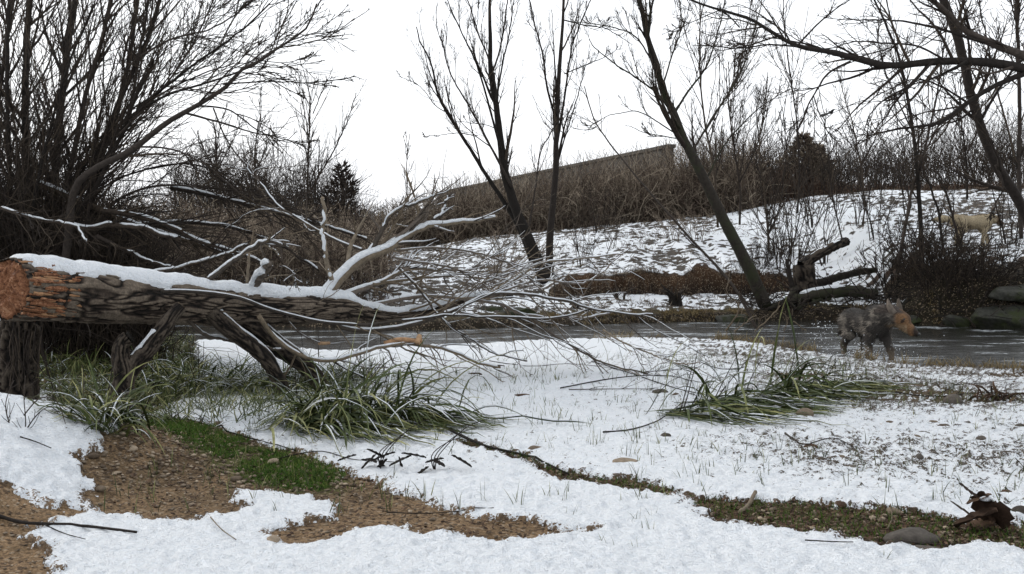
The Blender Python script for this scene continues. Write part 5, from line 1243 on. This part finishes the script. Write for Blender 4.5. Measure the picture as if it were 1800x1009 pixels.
def capsules(caps, h=.009, k=.011):
    A = np.array([c[0] for c in caps]); B = np.array([c[1] for c in caps]); r = max(max(c[2], c[3]) for c in caps)
    lo = np.minimum(A.min(0), B.min(0)) - r - .05; hi = np.maximum(A.max(0), B.max(0)) + r + .05; n = np.ceil((hi - lo) / h).astype(int)
    g_ = np.stack(np.meshgrid(*[lo[i] + np.arange(n[i]) * h for i in range(3)], indexing='ij'), -1)
    e = np.zeros(n); 
    for (a, b_, ra, rb) in caps:
        a = np.array(a); b_ = np.array(b_); d = b_ - a; t = np.clip(((g_ - a) @ d) / (d @ d + 1e-9), 0, 1)
        dist = np.linalg.norm(g_ - a - t[..., None] * d, axis=-1) - (ra + (rb - ra) * t)
        e += np.exp(-np.clip(dist, -.4, .4) / k)
    return surface_nets(-k * np.log(e), lo, h)
def dog(name, label, loc, rz, sc, pose, colf, furlen=.02, nf=9000):
    V, Fc = capsules(pose['caps'])
    t = thing(name, loc, label, 'dog', None, rz); t.scale = (sc,) * 3
    bd = pose.get('turn', 0)
    def bend(p):
        p = np.array(p, float).reshape(-1, 3); a_ = bd * S((p[:, 0] - .16) / .28); x_ = p[:, 0] - .16
        q = p.copy(); q[:, 0] = .16 + np.cos(a_) * x_ - np.sin(a_) * p[:, 1]; q[:, 1] = np.sin(a_) * x_ + np.cos(a_) * p[:, 1]; return q
    mesh_np('body', bend(V), Fc, M['fur'], t, True, {'col': colf(V)})
    tri = V[Fc[:, 0]]; nrm = np.cross(V[Fc[:, 1]] - V[Fc[:, 0]], V[Fc[:, 2]] - V[Fc[:, 0]]); nrm /= np.linalg.norm(nrm, axis=1, keepdims=True) + 1e-9
    i = rng.integers(0, len(Fc), nf); p = V[Fc[i, 0]]; n_ = nrm[i]; ctr = np.array([-.05, 0, .42])
    back = np.array([-1, 0, -.5]) + rng.normal(size=(nf, 3)) * .3; d = n_ * .5 + back * .8; d /= np.linalg.norm(d, axis=1, keepdims=True)
    hd = (p[:, 0] > .36) | (p[:, 2] < .25); L = furlen * (.5 + rng.random(nf)) * np.where(hd, .35, 1); sd_ = np.cross(d, n_); sd_ /= np.linalg.norm(sd_, axis=1, keepdims=True) + 1e-9
    w_ = .005; Vt = np.stack([p - sd_ * w_ - n_ * .002, p + sd_ * w_ - n_ * .002, p + d * L[:, None]], 1)
    c = colf(p) * (.6 + .8 * rng.random((nf, 1)))
    mesh_np('fur_tufts', bend(Vt.reshape(-1, 3)), np.arange(nf * 3).reshape(-1, 3), M['fur'], t, False, {'col': np.repeat(c, 3, 0)}, 'stuff')
    if 'ear' in pose:
        for s_ in (-1, 1):
            q_, r_ = resample(bend(np.array(pose['ear']) * [1, s_, 1]), [.040, .034, .006], 12); Tubes().add(q_, r_, 8, .2).build('ear', M['bark_grey'], t)
    for s_ in (-1, 1):
        e = rock('eye', .012, 1, 'black', 2, (1, 1, 1), 0, 0); e.parent = t; e.location = bend([pose['eye'][0], pose['eye'][1] * s_, pose['eye'][2]])[0]
    e = rock('nose', .021, 1, 'black', 2, (1, 1, .8), 0, 0); e.parent = t; e.location = bend(pose['nose'])[0]
    return t
def leg(pts, rs): return [(pts[i], pts[i + 1], rs[i], rs[i + 1]) for i in range(len(pts) - 1)]
body = [((.17, 0, .43), (-.04, 0, .42), .135, .12), ((-.04, 0, .42), (-.27, 0, .46), .115, .095), ((-.27, 0, .46), (-.36, 0, .47), .105, .10)]
def legs(fl, fr, hl, hr):
    o = []
    for sg, q in ((1, fl), (-1, fr)):
        dx = q; o += leg([(.19, sg * .07, .42), (.16 + dx * .3, sg * .08, .28), (.19 + dx * .8, sg * .08, .15), (.18 + dx, sg * .08, .035), (.22 + dx, sg * .08, .02)], [.07, .045, .03, .024, .026])
    for sg, q in ((1, hl), (-1, hr)):
        dx = q; o += leg([(-.32, sg * .07, .43), (-.25 + dx * .3, sg * .085, .29), (-.36 + dx * .7, sg * .085, .17), (-.33 + dx, sg * .085, .035), (-.28 + dx, sg * .085, .02)], [.095, .06, .032, .024, .026])
    return o
# shepherd: head low, neck forward
hp = body + legs(.10, -.08, .10, -.06) + [((.16, 0, .50), (.31, 0, .545), .135, .10), ((.31, 0, .545), (.37, 0, .53), .10, .075), ((.38, 0, .51), (.43, 0, .49), .085, .08), ((.43, 0, .465), (.50, 0, .41), .06, .044), ((.50, 0, .41), (.575, 0, .355), .044, .031), ((.44, 0, .415), (.53, 0, .35), .034, .018),
     ((-.42, 0, .47), (-.54, 0, .40), .04, .05), ((-.54, 0, .40), (-.62, 0, .27), .05, .025)]
def col_sh(V):
    n = fbm(V[:, 0] * 14, V[:, 2] * 14 + V[:, 1] * 9, 3, 300); c = np.tile([.045, .041, .038], (len(V), 1)); 
    def mx(m, k):
        nonlocal c; m = np.clip(m, 0, 1)[:, None]; c = c * (1 - m) + np.array(k) * m
    mx(S((n - .5) / .12), (.17, .155, .135)); mx(S((V[:, 2] - .45) / .08) * S((n - .35) / .2) * (V[:, 0] < .2), (.03, .028, .026)); mx(S((.22 - V[:, 2]) / .1) * .6, (.13, .10, .07))
    mx(S((V[:, 0] - .375 + .06 * (n - .5)) / .05), (.18, .105, .055)); mx(S((V[:, 2] - .545) / .03) * (V[:, 0] > .25), (.06, .05, .045)); mx(S((V[:, 0] - .54) / .03), (.03, .022, .018)); mx(S((V[:, 0] - .40) / .02) * S((.035 - np.abs(V[:, 1])) / .015) * S((V[:, 2] - .44) / .02), (.10, .06, .035)); mx(S((.022 - np.hypot(V[:, 0] - .462, V[:, 2] - .480)) / .008), (.03, .02, .015))
    mx(S((V[:, 0] - .30) / .04) * S((.46 - V[:, 2]) / .04) * (V[:, 0] < .5), (.26, .19, .12))
    return c
dog('dog', 'wet grey and tan shepherd dog wading in the river with lowered head', (DX - .04, DY + .28, -.06), math.radians(-80), 1.22, dict(caps=hp, ear=[(.375, .06, .56), (.355, .085, .625), (.345, .095, .71)], eye=(.474, .060, .500), nose=(.600, 0, .348), turn=math.radians(34)), col_sh, .040, 7000)
# cream dog walking right on the far slope
g2 = G(1735, 434, 20)
hp2 = body + legs(.12, -.10, .14, -.10) + [((.20, 0, .47), (.34, 0, .49), .11, .085), ((.36, 0, .49), (.41, 0, .48), .078, .072), ((.41, 0, .465), (.49, 0, .43), .05, .036), ((.49, 0, .43), (.53, 0, .41), .036, .028),
      ((.36, .06, .52), (.355, .09, .45), .028, .02), ((.36, -.06, .52), (.355, -.09, .45), .028, .02), ((-.42, 0, .475), (-.62, 0, .49), .05, .06), ((-.62, 0, .49), (-.80, 0, .47), .06, .03)]
def col_cr(V):
    n = fbm(V[:, 0] * 9, V[:, 2] * 9, 3, 310); c = np.array([.42, .36, .25])[None] * (.75 + .5 * n[:, None]); m = S((V[:, 0] - .33) / .05)[:, None]; c = c * (1 - m) + np.array([.13, .09, .055]) * m; return c
dog('dog', 'shaggy cream dog walking right on the far snow slope with level tail', (g2[0] - .25, g2[1], g2[2] + .02), math.radians(8), 1.18, dict(caps=hp2, eye=(.43, .042, .495), nose=(.555, 0, .412)), col_cr, .03, 9000)

# splash round the shepherd
n = 420; a = rng.random(n) * 6.28; rr = np.abs(rng.normal(size=n)) * .34; pz = np.abs(rng.normal(size=n)) * .13
pz[:60] = rng.uniform(.15, .5, 60); rr[:60] = rng.uniform(.42, .7, 60); a[:60] = rng.uniform(2.6, 3.6, 60)
pz = np.where(np.sin(a) < 0, np.maximum(pz, 0), pz); xyz = np.stack([DX - .16 + np.cos(a) * rr, DY + .15 + np.sin(a) * rr * .45, pz], 1)
o = pebbles('splash', 'white water drops thrown up round the wading shepherd dog', xyz, rng.uniform(.003, .0075, n), 'droplet', .9, 'splash')

# small bird
bp = P(1453, 201, 14); bt = thing('bird', bp, 'tiny black bird in flight against the white sky under the hanging bough', 'bird')
V, Fc = capsules([((-.04, 0, 0), (.05, 0, .01), .010, .018), ((.05, 0, .012), (.075, 0, .018), .016, .010), ((.08, 0, .018), (.1, 0, .014), .006, .002), ((-.05, 0, 0), (-.09, 0, -.004), .008, .004)], .004, .006)
Rz = np.array([[-.8, 0, 0], [0, 1, 0], [0, 0, 1]]); mesh_np('body', V * np.array([-1, 1, 1]) @ np.array([[1, 0, .5], [0, 1, 0], [-.5, 0, 1]]), Fc[:, ::-1], M['black'], bt)
for s_ in (-1, 1):
    K = 6; f = np.linspace(0, 1, K); le = np.stack([.03 + .02 * f + .08 * f * f * 1.0, s_ * .02 + s_ * .12 * f, .015 + .05 * np.sin(f * 2.6)], 1); tr_ = le + np.stack([.05 * (1 - f) + .004, 0 * f, -.006 + 0 * f], 1)
    V = np.concatenate([le, tr_, le - [0, 0, .004], tr_ - [0, 0, .003]]); i = np.arange(K - 1)
    q = np.concatenate([np.stack([i, i + 1, K + i + 1, K + i], 1), np.stack([2 * K + i, 3 * K + i, 3 * K + i + 1, 2 * K + i + 1], 1), np.stack([i, 2 * K + i, 2 * K + i + 1, i + 1], 1), np.stack([K + i, K + i + 1, 3 * K + i + 1, 3 * K + i], 1)])
    mesh_np('wing', V, q, M['black'], bt)

tt = sum(sum(len(p.vertices) - 2 for p in m.polygons) if False else len(m.loops) - 2 * len(m.polygons) for m in bpy.data.meshes)
print('triangles', tt, 'objects', len(bpy.data.objects))
